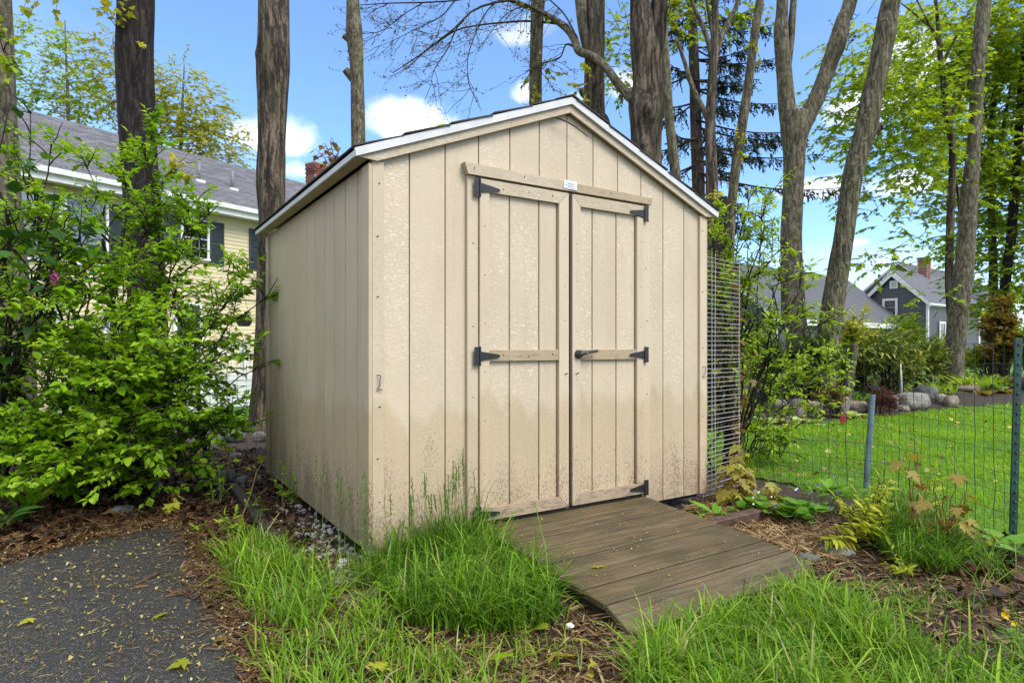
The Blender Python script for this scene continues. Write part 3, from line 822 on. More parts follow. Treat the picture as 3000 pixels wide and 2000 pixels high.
def leaf_variants(key, tm, mat):
    if key not in LEAFME:
        LEAFME[key] = [mkmesh('leaf', tm[0], tm[1], mat, tint=np.full(len(tm[0]), t)) for t in np.linspace(.02, .98, 9)]
    return LEAFME[key]
def merge_tubes(stems, n=5):
    mb = MB()
    for p, r in stems: mb.add(tube(p, r, n, cap=False))
    return np.vstack(mb.V), mb.F
def leaves_on(root, base, lv, near, far, mat, n_obj=300, minpx=9, name='leaf', mass='foliage'):
    p, d, n, s, t = lv.arr() if isinstance(lv, Leaves) else lv
    app = s/np.maximum(p[:, 1], .3)*FPX
    px = 1500+FPX*p[:, 0]/p[:, 1]; py = HZ-(p[:, 2]-HC)*FPX/p[:, 1]
    ok = (app >= minpx) & (px > -20) & (px < 3020) & (py > -20) & (py < 2020)
    order = np.argsort(-np.where(ok, app, 0))
    sel = order[:min(n_obj, int(ok.sum()))]
    mask = np.ones(len(p), bool); mask[sel] = False
    if len(sel):
        var = leaf_variants(mat.name+near[1], near[0], mat)
        Fm = frames(d[sel], n[sel])
        for i, k in enumerate(sel):
            q = Matrix(Fm[i].tolist()).to_quaternion()
            link(name, var[int(np.clip(t[k], 0, .999)*9)], root, p[k]-base, rot=q, scale=float(s[k]))
    if mask.any():
        V, F_, tt = scatter(far, p[mask], d[mask], n[mask], s[mask], t[mask])
        part(mass, V-base, F_, mat, root, tint=tt, kind='stuff')
def plant(name, label, cat, base, stems, lv, near, far, mat, smat, n_obj=300, group=None, sides=5, minpx=9):
    base = np.asarray(base, float)
    root = thing(name, label, cat, base, group=group)
    if stems:
        V, F_ = merge_tubes(stems, sides); part('branches', V-base, F_, smat, root, smooth=True, kind='stuff')
    leaves_on(root, base, lv, near, far, mat, n_obj, minpx)
    return root
def rv(n=None):
    v = rng.normal(size=(n, 3) if n else 3); return norm(v)
UP = np.array([0, 0, 1.])
def twig_leaves(lv, pts, k, size, tint, spread=.9, droop=.25, jit=.35, pair=False, tip=True):
    """k leaves along a twig path"""
    pts = np.asarray(pts)
    t = np.linspace(.15, 1, k)*(len(pts)-1)
    i = np.minimum(t.astype(int), len(pts)-2); f = (t-i)[:, None]
    pos = pts[i]*(1-f)+pts[i+1]*f
    tg = norm(pts[i+1]-pts[i])
    side = norm(np.cross(tg, UP+.3*rv()))
    sg = np.where(np.arange(k) % 2, 1, -1)[:, None]
    d = tg*.7+side*sg*spread+rv(k)*jit+np.array([0, 0, -droop])
    d[-1] = tg[-1]+rv()*.2
    n = UP*1.0+rv(k)*.55
    lv.add(pos, d, n, size*rng.uniform(.45, 1.28, k), np.clip(tint+rng.normal(0, .21, k), 0, 1))
def bow(a, b, lift, n=7, wob=.03):
    a, b = np.asarray(a, float), np.asarray(b, float)
    t = np.linspace(0, 1, n)[:, None]
    ln = np.linalg.norm(b-a)
    p = a+(b-a)*t+UP*lift*ln*np.sin(np.pi*t)
    p[1:-1] += rng.normal(0, wob*ln, (n-2, 3))*.6
    return p
def grow(base, tips, r0, n1, l1, n2, l2, kleaf, size, tint=.5, up=.25, spread_base=.1, t0=.3, tfun=None, lift=.1, fade=0):
    stems = []; lv = Leaves()
    for tip in tips:
        b = np.asarray(base, float)+np.array([rng.normal(0, spread_base), rng.normal(0, spread_base), 0])
        ln = np.linalg.norm(tip-b)
        path = bow(b, tip, lift, 10, .035)
        stems.append((path, np.linspace(r0, .0035, 10)*rng.uniform(.7, 1.1)))
        m = max(3, int(n1*ln))
        for _ in range(m):
            t = rng.uniform(t0, 1)**.8*9
            i = min(int(t), 8); s = path[i]+(path[i+1]-path[i])*(t-i)
            tg = norm(path[i+1]-path[i])
            d = norm(tg*.6+rv()*np.array([1, 1, .5])+UP*up)
            L_ = l1*rng.uniform(.45, 1.15)
            sp = bow(s, s+d*L_, .08, 5, .04)
            stems.append((sp, np.linspace(.006, .002, 5)))
            for _ in range(n2):
                t2 = rng.uniform(.25, 1)*4; j = min(int(t2), 3); s2 = sp[j]+(sp[j+1]-sp[j])*(t2-j)
                d3 = norm(norm(sp[j+1]-sp[j])*.7+rv()*np.array([1, 1, .6])+UP*.1)
                tw = bow(s2, s2+d3*l2*rng.uniform(.5, 1.2), -.06, 4, .03)
                stems.append((tw, np.linspace(.0025, .0012, 4)))
                tv = tint if tfun is None else tfun(tw[-1])
                twig_leaves(lv, tw, kleaf, size, tv)
    return stems, lv

# ------------------------------------------------------------------ trunks
def trunk_mesh(rows, Y, amp=.05, n=30, step=.07, ground=True, furrow=.02, seed=0, flare=1.5, yslope=0.0):
    """rows: (px, py, width px) from the top down; Y depth (number, or one per row)"""
    Ys = np.broadcast_to(np.asarray(Y, float), (len(rows),))
    c = [np.r_[P(px, py, y), w_/2*y/FPX] for (px, py, w_), y in zip(rows, Ys)]
    if ground:
        last = c[-1].copy(); z = float(terr(last[0], last[1]))
        c.append(np.r_[last[0], last[1], z+.12, last[3]*(1+.35*(flare-1))]) if last[2] > z+.35 else None
        c.append(np.r_[last[0], last[1], z-.05, last[3]*flare])
    c = np.array(c)
    ln = np.linalg.norm(np.diff(c[:, :3], axis=0), axis=1).sum()
    m = max(6, int(ln/step))
    q = smooth_path(c, m)
    pts, rad = q[:, :3], np.maximum(q[:, 3], .004)
    V, F_ = tube(pts, rad, n)
    th = np.tile(np.linspace(0, 2*np.pi, n, endpoint=False), m)
    cc = np.repeat(pts, n, 0); rr = np.repeat(rad, n)
    k = 2.2
    a = amp*vnoise(k*np.cos(th)+seed, k*np.sin(th)+cc[:, 2]*1.9, seed)
    a = a+furrow*vnoise(7*np.cos(th), 7*np.sin(th)+cc[:, 2]*1.3+seed, seed+3)+furrow*.8*vnoise(13*np.cos(th)+cc[:, 2]*1.7, 13*np.sin(th), seed+5)
    V = cc+(V-cc)*(1+a)[:, None]
    return V, F_, pts, rad
def bump(V, c, rad, h):
    d = V-c; r2 = (d**2).sum(1)/rad**2
    return V+np.exp(-r2*1.6)[:, None]*np.array([0, -1, 0])*h+np.exp(-r2*1.6)[:, None]*norm(d)*h*.4
def tree(name, label, rows, Y, mat, group='trees standing around the shed', limbs=(), knots=(), stubs=(), **k):
    k.setdefault('n', 52); k.setdefault('step', .055)
    V, F_, pts, rad = trunk_mesh(rows, Y, **k)
    y0 = np.atleast_1d(Y)[-1]
    for (px, py, wpx) in knots:
        yk = np.interp(0, [0], [np.atleast_1d(Y)[0]]); V = bump(V, P(px, py, yk-wpx*yk/FPX*.8), wpx*yk/FPX, .3*wpx*yk/FPX)
    b = pts[-1] if k.get('ground', True) else pts[-1]
    root = thing(name, label, 'tree', b, group=group)
    part('trunk', V-b, F_, mat, root, smooth=True)
    for lr in limbs:
        ly = lr.get('Y', np.atleast_1d(Y)[0])
        V2, F2, p2, _ = trunk_mesh(lr['rows'], ly, amp=.05, n=lr.get('n', 18), ground=False, seed=len(lr['rows']))
        part('limb', V2-b, F2, lr.get('mat', mat), root, smooth=True)
    for (px, py, wpx, dx_, dz_) in stubs:
        ys = np.atleast_1d(Y)[0]; r = wpx/2*ys/FPX
        a = P(px, py, ys); dd = norm(np.array([dx_, -.55, dz_]))
        v, f = tube([a-dd*r*1.5, a+dd*r*.8, a+dd*r*1.7, a+dd*r*1.75], [r*1.5, r*1.15, r, r*.9], 14)
        st = part('branch_stub', v-b, f, mat, root, smooth=False)
        v, f = tube([a+dd*r*1.74, a+dd*r*1.80], [r*.86, r*.80], 14); part('cut_face', v-b, f, M_cut, st)
    return root, b

T = {}
T[0] = tree('maple_tree', 'mossy grey tree trunk at the left edge behind the shrubs', [(-40, -700, 60), (-14, 0, 80), (-6, 250, 84), (2, 450, 84), (22, 700, 84), (46, 950, 86), (52, 1200, 96)], 6.2, M_barkC, seed=2)
T[1] = tree('maple_tree', 'thick wet black tree trunk rising in front of the cream house', [(380, -900, 70), (396, -200, 92), (398, 0, 96), (393, 155, 97), (399, 310, 95), (406, 446, 95), (415, 580, 98), (426, 700, 95), (428, 800, 98), (432, 950, 104), (436, 1180, 118)], 6.8, M_barkA, seed=5, knots=[(395, 140, 30), (385, 40, 20)], furrow=.028)
T[2] = tree('maple_tree', 'shaggy brown barked tree trunk behind the left side of the shed', [(800, -900, 70), (802, -200, 80), (801, 0, 82), (801, 150, 94), (799, 230, 92), (798, 310, 84), (796, 400, 77), (794, 530, 79), (797, 640, 73), (793, 760, 76), (791, 1000, 78), (780, 1180, 88)], 8.2, M_barkB, seed=9, amp=.07, furrow=.06, knots=[(790, 320, 26), (815, 130, 26), (760, 160, 20)])
T[3] = tree('maple_tree', 'slim grey tree trunk above the left roof slope with broken stubs', [(1025, -900, 26), (1033, -200, 33), (1034, 0, 36), (1037, 70, 44), (1039, 112, 47), (1045, 200, 38), (1048, 300, 39), (1050, 420, 41), (1053, 800, 46), (1055, 1100, 50)], 9.0, M_barkC, seed=14, amp=.06, stubs=[(1024, 218, 20, -1, .9), (1016, 112, 14, -1, .5)])
T[4] = tree('maple_tree', 'lichen spotted straight tree trunk left of the roof peak', [(1590, -900, 30), (1580, -200, 40), (1576, 0, 40), (1572, 100, 37), (1570, 200, 37), (1569, 300, 37), (1568, 600, 40), (1566, 1000, 46)], 10.0, M_barkD, seed=20, amp=.05)
T[5] = tree('maple_tree', 'dark tree trunk just right of the roof peak with a pale second stem', [(1755, -900, 40), (1748, -200, 50), (1745, 0, 54), (1742, 150, 57), (1741, 260, 58), (1743, 340, 62), (1752, 400, 80), (1756, 700, 84), (1758, 1000, 92)], 9.5, M_barkB, seed=25,
            limbs=[dict(rows=[(1660, -700, 24), (1690, -100, 32), (1701, 0, 34), (1708, 70, 33), (1722, 130, 36), (1735, 190, 34)], mat=M_barkC), dict(rows=[(1700, 262, 14), (1712, 276, 24), (1735, 290, 20)])], amp=.04, stubs=[(1764, 95, 9, .6, .2)])
T[6] = tree('maple_tree', 'massive shaggy forked tree trunk right of the roof peak with a sawn limb', [(1866, -900, 44), (1872, -150, 54), (1876, 0, 60), (1882, 90, 72), (1894, 170, 86), (1897, 250, 84), (1893, 312, 98), (1892, 380, 88), (1893, 470, 86), (1894, 700, 92), (1895, 1000, 104)], 9.0, M_barkB, seed=31, amp=.08, furrow=.065,
            limbs=[dict(rows=[(1960, -700, 40), (1935, -100, 46), (1932, 0, 46), (1928, 90, 46), (1916, 180, 44), (1905, 250, 40)])], knots=[(1893, 318, 44), (1880, 420, 26)], stubs=[(1888, 332, 26, -.1, .1), (1932, 458, 12, .9, .1)])
T[7] = tree('maple_tree', 'thin leaning grey trunk close right of the massive forked trunk', [(1932, -400, 18), (1944, 60, 22), (1951, 200, 25), (1958, 320, 27), (1968, 420, 28), (1980, 530, 30), (1995, 800, 34), (2002, 1000, 38)], 11, M_barkC, seed=36)
T[9] = tree('maple_tree', 'brown tree trunk with spreading limbs beside the right roof end', [(2096, 60, 20), (2092, 156, 27), (2086, 260, 27), (2081, 357, 29), (2083, 446, 32), (2086, 553, 36), (2088, 760, 44), (2086, 1000, 50)], 8.5, M_barkB, seed=44,
            limbs=[dict(rows=[(1985, -150, 9), (2025, 0, 11), (2058, 75, 13), (2080, 140, 14), (2090, 175, 14)], mat=M_barkC), dict(rows=[(2215, -150, 10), (2165, 0, 13), (2128, 75, 15), (2108, 125, 16), (2094, 170, 15)], mat=M_barkC), dict(rows=[(2094, -300, 12), (2094, -60, 16), (2095, 30, 19), (2096, 90, 20)]),
                   dict(rows=[(1980, 110, 9), (2005, 180, 12), (2030, 260, 15), (2060, 320, 17), (2074, 350, 17)], mat=M_barkC), dict(rows=[(2062, -80, 8), (2070, 0, 9), (2080, 60, 9), (2092, 130, 11)])])
T[10] = tree('maple_tree', 'slender leaning trunk with golden tufts behind the leafy sapling', [(2262, -300, 20), (2226, 0, 23), (2210, 110, 24), (2196, 223, 25), (2180, 330, 27), (2162, 446, 29), (2146, 580, 27), (2136, 720, 30), (2128, 1000, 36)], 9.0, M_barkD, seed=48)
T[11] = tree('maple_tree', 'grey y shaped tree trunk forking high above the slate house roof', [(2330, 330, 72), (2328, 380, 76), (2327, 440, 62), (2326, 491, 58), (2322, 600, 58), (2318, 696, 58), (2320, 784, 60), (2325, 918, 66), (2337, 1007, 62), (2341, 1090, 68)], 11.0, M_barkC, seed=52, amp=.04,
             limbs=[dict(rows=[(2300, -400, 28), (2292, 0, 32), (2288, 90, 41), (2298, 223, 43), (2304, 300, 46), (2312, 370, 48), (2318, 430, 44)], n=24), dict(rows=[(2345, -300, 14), (2325, 0, 18), (2321, 50, 20), (2318, 110, 19), (2312, 180, 16), (2306, 240, 14)]),
                    dict(rows=[(2560, -300, 34), (2492, 0, 38), (2470, 60, 40), (2452, 130, 50), (2437, 170, 46), (2418, 223, 43), (2392, 290, 45), (2368, 335, 48), (2346, 390, 46), (2334, 440, 44)], n=24)])
T[12] = tree('maple_tree', 'furrowed leaning tree trunk right of the y shaped trunk', [(2740, -500, 40), (2640, -80, 48), (2612, 0, 50), (2590, 112, 56), (2575, 200, 54), (2556, 280, 54), (2537, 380, 60), (2512, 460, 55), (2495, 536, 54), (2472, 696, 52), (2457, 784, 58), (2437, 918, 62), (2422, 1052, 59), (2415, 1120, 64)], 10.5, M_barkD, seed=57, amp=.05, furrow=.042, stubs=[(2562, 380, 24, .9, .5)], knots=[(2608, 100, 22)])
T[14] = tree('maple_tree', 'pale grey trunk with pruned knots nearest the right edge of the lawn', [(2930, -400, 30), (2884, 0, 36), (2868, 156, 36), (2860, 312, 33), (2852, 446, 35), (2839, 580, 45), (2832, 696, 45), (2824, 784, 50), (2808, 918, 52), (2795, 1052, 50), (2793, 1100, 54)], 13.0, M_barkC, seed=63, amp=.05, stubs=[(2866, 345, 12, -.6, .2), (2868, 420, 11, .3, .2), (2854, 448, 10, -.1, .1), (2858, 500, 14, .5, .1), (2860, 600, 12, .8, .3), (2896, 104, 12, .9, .5)], knots=[(2848, 812, 14)])
T[13] = tree('maple_tree', 'thin dark trunk growing up along the pale pruned trunk', [(2700, -300, 6), (2741, 0, 9), (2754, 156, 13), (2772, 312, 18), (2790, 446, 18), (2785, 625, 20), (2781, 784, 22), (2786, 900, 24), (2795, 1000, 26)], 13.6, M_barkB, seed=66,
             limbs=[dict(rows=[(2840, 30, 4), (2800, 110, 6), (2772, 165, 8), (2758, 190, 9)]), dict(rows=[(2850, 180, 5), (2820, 270, 7), (2795, 320, 8), (2780, 345, 9)]), dict(rows=[(2676, -20, 3), (2715, 60, 5), (2745, 120, 7), (2756, 165, 8)]), dict(rows=[(2640, 10, 3), (2690, 50, 5), (2740, 95, 6), (2752, 140, 6)]), dict(rows=[(2790, 440, 9), (2796, 520, 9), (2806, 560, 8), (2812, 640, 7)])])
T[15] = tree('maple_tree', 'dark straight trunk behind the pale pruned trunk at the right', [(2960, -300, 8), (2935, 70, 11), (2922, 200, 14), (2903, 402, 17), (2905, 540, 18), (2906, 670, 19), (2910, 800, 22), (2911, 918, 24)], 17, M_barkB, seed=70,
             limbs=[dict(rows=[(2985, 110, 6), (2960, 260, 8), (2938, 380, 10), (2922, 480, 11), (2912, 560, 11)]), dict(rows=[(2860, 200, 4), (2880, 300, 6), (2898, 380, 7), (2904, 430, 8)])])
T[16] = tree('maple_tree', 'dark slanting trunk at the far right edge of the picture', [(3040, -200, 12), (2998, 180, 16), (2984, 402, 20), (2962, 696, 25), (2948, 800, 26), (2940, 940, 26)], 16, M_barkA, seed=74)
# ---- spruce
def spruce():
    root, b = tree('spruce_tree', 'dark spruce with drooping boughs behind the massive forked trunk', [(2012, -400, 22), (2024, -50, 26), (2032, 150, 29), (2036, 260, 30), (2040, 400, 33), (2046, 540, 36), (2050, 800, 40), (2052, 1000, 44)], 14, M_barkE, seed=80)
    st = []; lv = Leaves()
    spec = [(-160, -250), (-90, 190), (-40, -180), (0, 230), (40, -160), (70, 270), (110, -200), (140, 170), (175, 250), (215, -220), (235, 200), (262, 235), (300, -180), (318, 120), (350, 260), (372, 300), (405, -200), (430, 330), (470, 130), (480, -230), (505, 380), (545, -190), (560, 160), (600, -150), (620, 200), (660, -200)]
    for py, dxp in spec:
        for rep in range(2):
            px0 = np.interp(py, [-400, 150, 540, 1000], [2012, 2032, 2046, 2052])
            yy = 14+rng.uniform(-.2, .2)
            a = P(px0, py, yy)
            ln = abs(dxp)*14/FPX*rng.uniform(.75, 1.05)*(1 if rep == 0 else .8)
            d = np.array([np.sign(dxp), rng.uniform(-.5, .5) if rep == 0 else rng.choice([-1, 1])*1.2, 0]); d = norm(d)
            t = np.linspace(0, 1, 9)[:, None]
            path = a+d*ln*t+UP*(-.42*ln*t+.26*ln*t*t)
            st.append((path, np.linspace(.028, .006, 9)))
            for k in range(int(16+ln*18)):
                tt = rng.uniform(.22, 1)*8; i = min(int(tt), 7); s = path[i]+(path[i+1]-path[i])*(tt-i)
                h = rng.uniform(.12, .42)*(1-.4*tt/8)
                dd = norm(np.array([d[0]*.5+rng.normal(0, .5), d[1]*.5+rng.normal(0, .5), -1.0*rng.uniform(.3, 1.2)]))
                tw = np.array([s, s+dd*h*.5, s+dd*h+UP*-.05])
                st.append((tw, [.004, .003, .002]))
                kk = 9
                f = np.linspace(.05, 1, kk)[:, None]; pos = s+(tw[-1]-s)*f
                lv.add(pos, dd+rv(kk)*.75, rv(kk), rng.uniform(.06, .12, kk), np.clip(rng.normal(.45, .25, kk), 0, 1))
    V, F_ = merge_tubes(st, 4); part('boughs', V-b, F_, M_barkE, root, kind='stuff')
    leaves_on(root, b, lv, (T_long, 'l'), oval4(.16, .2, .1), M_lf_spruce, 0, mass='needles')
spruce()
# ---- the old arching limb with fine budding twigs over the shed roof
def budding():
    root, b = T[6]
    Y = 9.6
    main = [(1860, 300, 30), (1815, 250, 26), (1772, 195, 23), (1735, 165, 22), (1697, 150, 24), (1680, 110, 24), (1655, 80, 21), (1594, 40, 15), (1513, 9, 12), (1420, -40, 9)]
    V, F_, _, _ = trunk_mesh(main[::-1], np.linspace(9.9, 9.0, len(main)), n=14, ground=False)
    part('limb', V-b, F_, M_barkC, root, smooth=True)
    br = [[(1600, 45, 9), (1553, 20, 8), (1490, 2, 7), (1393, 27, 6), (1330, 85, 5), (1250, 147, 4), (1190, 205, 2)], [(1640, 70, 9), (1549, 62, 7), (1460, 68, 6), (1400, 75, 5), (1330, 92, 5), (1240, 155, 4), (1150, 215, 2)],
          [(1500, 5, 6), (1400, -8, 6), (1335, 2, 5), (1240, 8, 5), (1140, 10, 4), (1030, 17, 2)], [(1450, 8, 5), (1422, 40, 4), (1397, 90, 4), (1372, 160, 4), (1370, 215, 3), (1375, 250, 3), (1398, 300, 2)],
          [(1360, 60, 4), (1335, 88, 4), (1312, 143, 4), (1272, 205, 3), (1262, 250, 2), (1245, 292, 2)], [(1330, 5, 4), (1290, 50, 4), (1220, 85, 3), (1150, 120, 2), (1100, 140, 2)], [(1240, 8, 4), (1180, 45, 3), (1120, 90, 3), (1062, 100, 2)],
          [(1700, 150, 8), (1660, 130, 6), (1640, 170, 5), (1590, 185, 3), (1540, 210, 2)], [(1690, 110, 7), (1655, 45, 5), (1610, 0, 4), (1560, -40, 3)], [(1590, 40, 5), (1540, 20, 4), (1480, 45, 3), (1420, 120, 2), (1400, 150, 2)]]
    st = []; lv = Leaves()
    for bi, rows in enumerate(br):
        yy = Y+rng.uniform(-.5, .4)
        c = np.array([np.r_[P(px, py, yy+.25*math.sin(i)), w_/2*yy/FPX] for i, (px, py, w_) in enumerate(rows)])
        q = smooth_path(c, 16); st.append((q[:, :3], np.maximum(q[:, 3], .003)))
        for k in range(14):
            t = rng.uniform(.2, 1)*15; i = min(int(t), 14); s = q[i, :3]
            d = norm(np.array([rng.normal(-.7, .6), rng.normal(0, .5), rng.normal(-.35, .5)]))
            tw = bow(s, s+d*rng.uniform(.25, .75), -.08, 6, .05)
            st.append((tw, np.linspace(.0045, .0018, 6)))
            for kk in range(3):
                j = rng.integers(1, 6); e = tw[j]+norm(d+rv()*.8)*rng.uniform(.1, .28)
                tw2 = bow(tw[j], e, -.05, 4, .05); st.append((tw2, np.linspace(.0025, .0012, 4)))
                n_ = rng.integers(2, 6); f = rng.uniform(.3, 1.05, n_)[:, None]
                lv.add(tw2[0]+(tw2[-1]-tw2[0])*f+rng.normal(0, .015, (n_, 3)), rv(n_)+UP*-.5, rv(n_), rng.uniform(.022, .045, n_), rng.uniform(.1, .9, n_))
    V, F_ = merge_tubes(st, 4); part('twigs', V-b, F_, M_twig, root, kind='stuff')
    leaves_on(root, b, lv, (T_oval, 'o'), oval4(.3), M_lf_bud, 0, mass='buds')
budding()
# ---- leafy sprouts on trunks
def sprout(root_b, a, tips, size, mat, k=6, tint=.6, n_obj=60, near=(T_maple, 'm'), far=T_maple10, smat=None, tw=2):
    root, b = root_b
    st = []; lv = Leaves()
    for tip in tips:
        p = bow(P(*a), P(*tip), .08, 6, .04); st.append((p, np.linspace(.006, .002, 6)))
        for _ in range(tw):
            j = rng.integers(2, 6); e = p[j]+norm(p[-1]-p[0]+rv()*np.linalg.norm(p[-1]-p[0])*.8)*rng.uniform(.08, .2)
            q = bow(p[j], e, -.05, 4, .03); st.append((q, np.linspace(.003, .0015, 4)))
            twig_leaves(lv, q, k, size, tint, droop=.6)
        twig_leaves(lv, p[2:], k, size, tint, droop=.6)
    V, F_ = merge_tubes(st, 4); part('sprout', V-b, F_, smat or M_twig, root, kind='stuff')
    leaves_on(root, b, lv, near, far, mat, n_obj, mass='sprout_leaves')
sprout(T[1], (468, 552, 6.7), [(590, 425, 6.4), (560, 500, 6.5), (520, 480, 6.6), (595, 460, 6.5)], .075, M_lf_mapleY, 5, .75)
sprout(T[1], (360, 130, 6.7), [(318, 20, 6.5), (290, -10, 6.4), (350, 40, 6.5)], .085, M_lf_mapleY, 4, .55)
sprout(T[1], (400, 145, 6.6), [(412, 125, 6.4)], .09, M_lf_mapleY, 2, .8, tw=1)
sprout(T[1], (180, -120, 6.4), [(70, 20, 6.3), (110, 5, 6.3), (165, 20, 6.3), (95, -10, 6.3)], .075, M_lf_mapleY, 5, .35)
sprout(T[0], (10, 150, 6.0), [(40, 110, 5.8), (45, 200, 5.8), (20, 230, 5.8), (-5, 90, 5.8)], .09, M_lf_maple, 5, .45)
sprout(T[5], (1738, 250, 9.3), [(1725, 205, 9.2), (1690, 250, 9.2), (1660, 290, 9.2), (1705, 300, 9.2)], .08, M_lf_mapleY, 5, .45)
sprout(T[4], (1570, 200, 9.8), [(1600, 180, 9.7), (1560, 290, 9.7), (1620, 260, 9.7), (1530, 250, 9.7), (1640, 215, 9.7)], .07, M_lf_mapleY, 6, .3)
sprout(T[4], (1570, 50, 9.8), [(1600, 45, 9.6), (1540, 15, 9.6), (1640, 70, 9.6)], .07, M_lf_mapleY, 5, .3)
sprout(T[6], (1950, 60, 9.0), [(1975, 20, 8.8), (1985, 80, 8.8), (1970, -20, 8.8), (2000, 40, 8.8)], .085, M_lf_mapleY, 7, .5)
sprout(T[10], (2160, 440, 8.8), [(2165, 390, 8.8), (2170, 445, 8.8), (2180, 410, 8.8)], .05, M_lf_mapleY, 6, .6)
sprout(T[10], (2205, 110, 8.8), [(2205, 120, 8.8), (2245, 60, 8.8), (2235, 190, 8.8), (2200, 20, 8.8)], .05, M_lf_mapleY, 6, .45)
sprout(T[9], (2090, 590, 8.3), [(2085, 570, 8.2), (2100, 600, 8.2), (2110, 585, 8.2), (2090, 640, 8.2)], .07, M_lf_mapleY, 5, .9)
sprout(T[11], (2480, 150, 10.8), [(2500, 110, 10.7), (2495, 60, 10.7), (2440, 75, 10.7)], .05, M_lf_bud, 5, .6)
# the sawn stump beside the brown trunk
v, f, pts, rad = trunk_mesh([(2116, 578, 30), (2117, 610, 36), (2112, 660, 34), (2104, 760, 40), (2100, 1000, 46)], 8.0, M_barkA and .08, seed=88)
st = thing('tree_stump', 'tall sawn black stump beside the right end of the shed roof', 'stump', pts[-1])
part('trunk', v-pts[-1], f, M_barkA, st, smooth=True)

# ------------------------------------------------------------------ leafy crowns
def crown(root_b, blobs, size, mat, tint=.5, far=T_maple10, near=(T_maple, 'm'), k=10, ln=.7, n_obj=0, droop=.35, bias=.6, flat=.25, smat=None, name='crown', dens=1.7):
    """blobs: (px, py, rx px, ry px, depth, ry depth m, sprays)"""
    root, b = root_b
    st = []; lv = Leaves()
    for (px, py, rx, ry, Y, dY, ns) in blobs:
        c = P(px, py, Y); rr = np.array([rx*Y/FPX, dY, ry*Y/FPX])
        for _ in range(int(ns*dens)):
            u = rv()*rng.uniform(0, 1)**(1/3*bias+.1)
            s = c+u*rr
            d = norm(np.array([u[0]+rng.normal(0, .45), u[1]+rng.normal(0, .45), rng.normal(0, flat)]))
            L_ = ln*rng.uniform(.5, 1.2)
            tw = np.array([s, s+d*L_*.5+UP*.04*L_, s+d*L_-UP*.10*L_])
            st.append((tw, [.008, .005, .0025]))
            m = max(4, int(k*rng.uniform(.6, 1.3)))
            twig_leaves(lv, tw, m, size, np.clip(tint+rng.normal(0, .14), 0, 1), droop=droop, spread=.8)
    V, F_ = merge_tubes(st, 3); part('twigs', V-b, F_, smat or M_twig, root, kind='stuff')
    leaves_on(root, b, lv, near, far, mat, n_obj, mass=name)
crown(T[13], [(2610, 430, 140, 240, 14.0, 1.4, 150), (2520, 240, 90, 210, 13.5, 1.0, 70), (2660, 260, 130, 230, 14.2, 1.2, 150), (2560, 770, 60, 50, 13.6, .6, 9), (2720, 900, 45, 45, 13.2, .5, 7), (2700, 720, 80, 60, 14, .8, 16)], .125, M_lf_maple, .5, n_obj=300, k=10, ln=.75)
crown(T[15], [(2780, 130, 180, 170, 16.5, 2, 240), (2900, 330, 140, 230, 17, 2, 260), (2760, 480, 100, 160, 16, 1.4, 90), (2900, 620, 110, 180, 17.5, 1.6, 170)], .13, M_lf_maple, .55, k=11, ln=.8, dens=2.3)
crown(T[16], [(2960, 130, 120, 190, 16, 1.8, 170), (2975, 480, 80, 220, 16.5, 1.6, 150), (2950, 780, 90, 150, 16.5, 1.4, 120), (2990, 920, 50, 90, 16, 1.2, 50), (3060, 400, 90, 400, 16, 2, 160)], .125, M_lf_maple, .5, k=11, ln=.75, dens=2.4)
crown(T[9], [(1990, 60, 60, 100, 12.5, 1.0, 36), (1810, 160, 50, 130, 13, 1.0, 55), (1990, -60, 90, 60, 12, 1, 30), (2130, 10, 80, 60, 12, 1, 25)], .10, M_lf_maple, .35, k=8, ln=.6)
# young trees behind the cream house
def bg_tree(label, rows, Y, blobs, mat, tint, size, name='maple_tree', bark=M_barkC, **k):
    t = tree(name, label, rows, Y, bark, 'young trees behind the cream house', n=8, step=.4)
    crown(t, blobs, size, mat, tint, **k)
    return t
bg_tree('airy green leafed tree behind the left end of the cream house roof', [(190, 60, 3), (195, 200, 6), (200, 330, 9), (205, 700, 12), (205, 1000, 14)], 27, [(150, 190, 95, 110, 27, 1.6, 150), (60, 120, 50, 80, 27, 1.2, 45), (215, 290, 80, 60, 27, 1.4, 80), (110, 290, 90, 60, 27, 1.4, 70)], M_lf_maple, .5, .15, k=9, ln=.9, dens=1.1)
bg_tree('olive yellow tree rising behind the middle of the cream house roof', [(330, 110, 3), (345, 250, 7), (352, 380, 10), (355, 700, 14), (355, 1000, 16)], 30, [(320, 200, 90, 110, 30, 2, 180), (420, 260, 70, 120, 30, 2, 120), (300, 330, 90, 70, 30, 1.6, 100), (470, 330, 60, 110, 30, 1.6, 90)], M_lf_mapleY, .42, .15, k=10, ln=.95, dens=1.4)
bg_tree('rounded olive yellow tree behind the right part of the cream house roof', [(540, 190, 3), (535, 300, 7), (530, 420, 10), (525, 700, 14), (525, 1000, 16)], 31, [(560, 300, 80, 110, 31, 2, 160), (620, 410, 85, 90, 31, 2, 180), (520, 400, 90, 80, 31, 2, 130), (690, 470, 40, 40, 31, 1.2, 30)], M_lf_mapleY, .5, .15, k=11, ln=.9, dens=1.5)
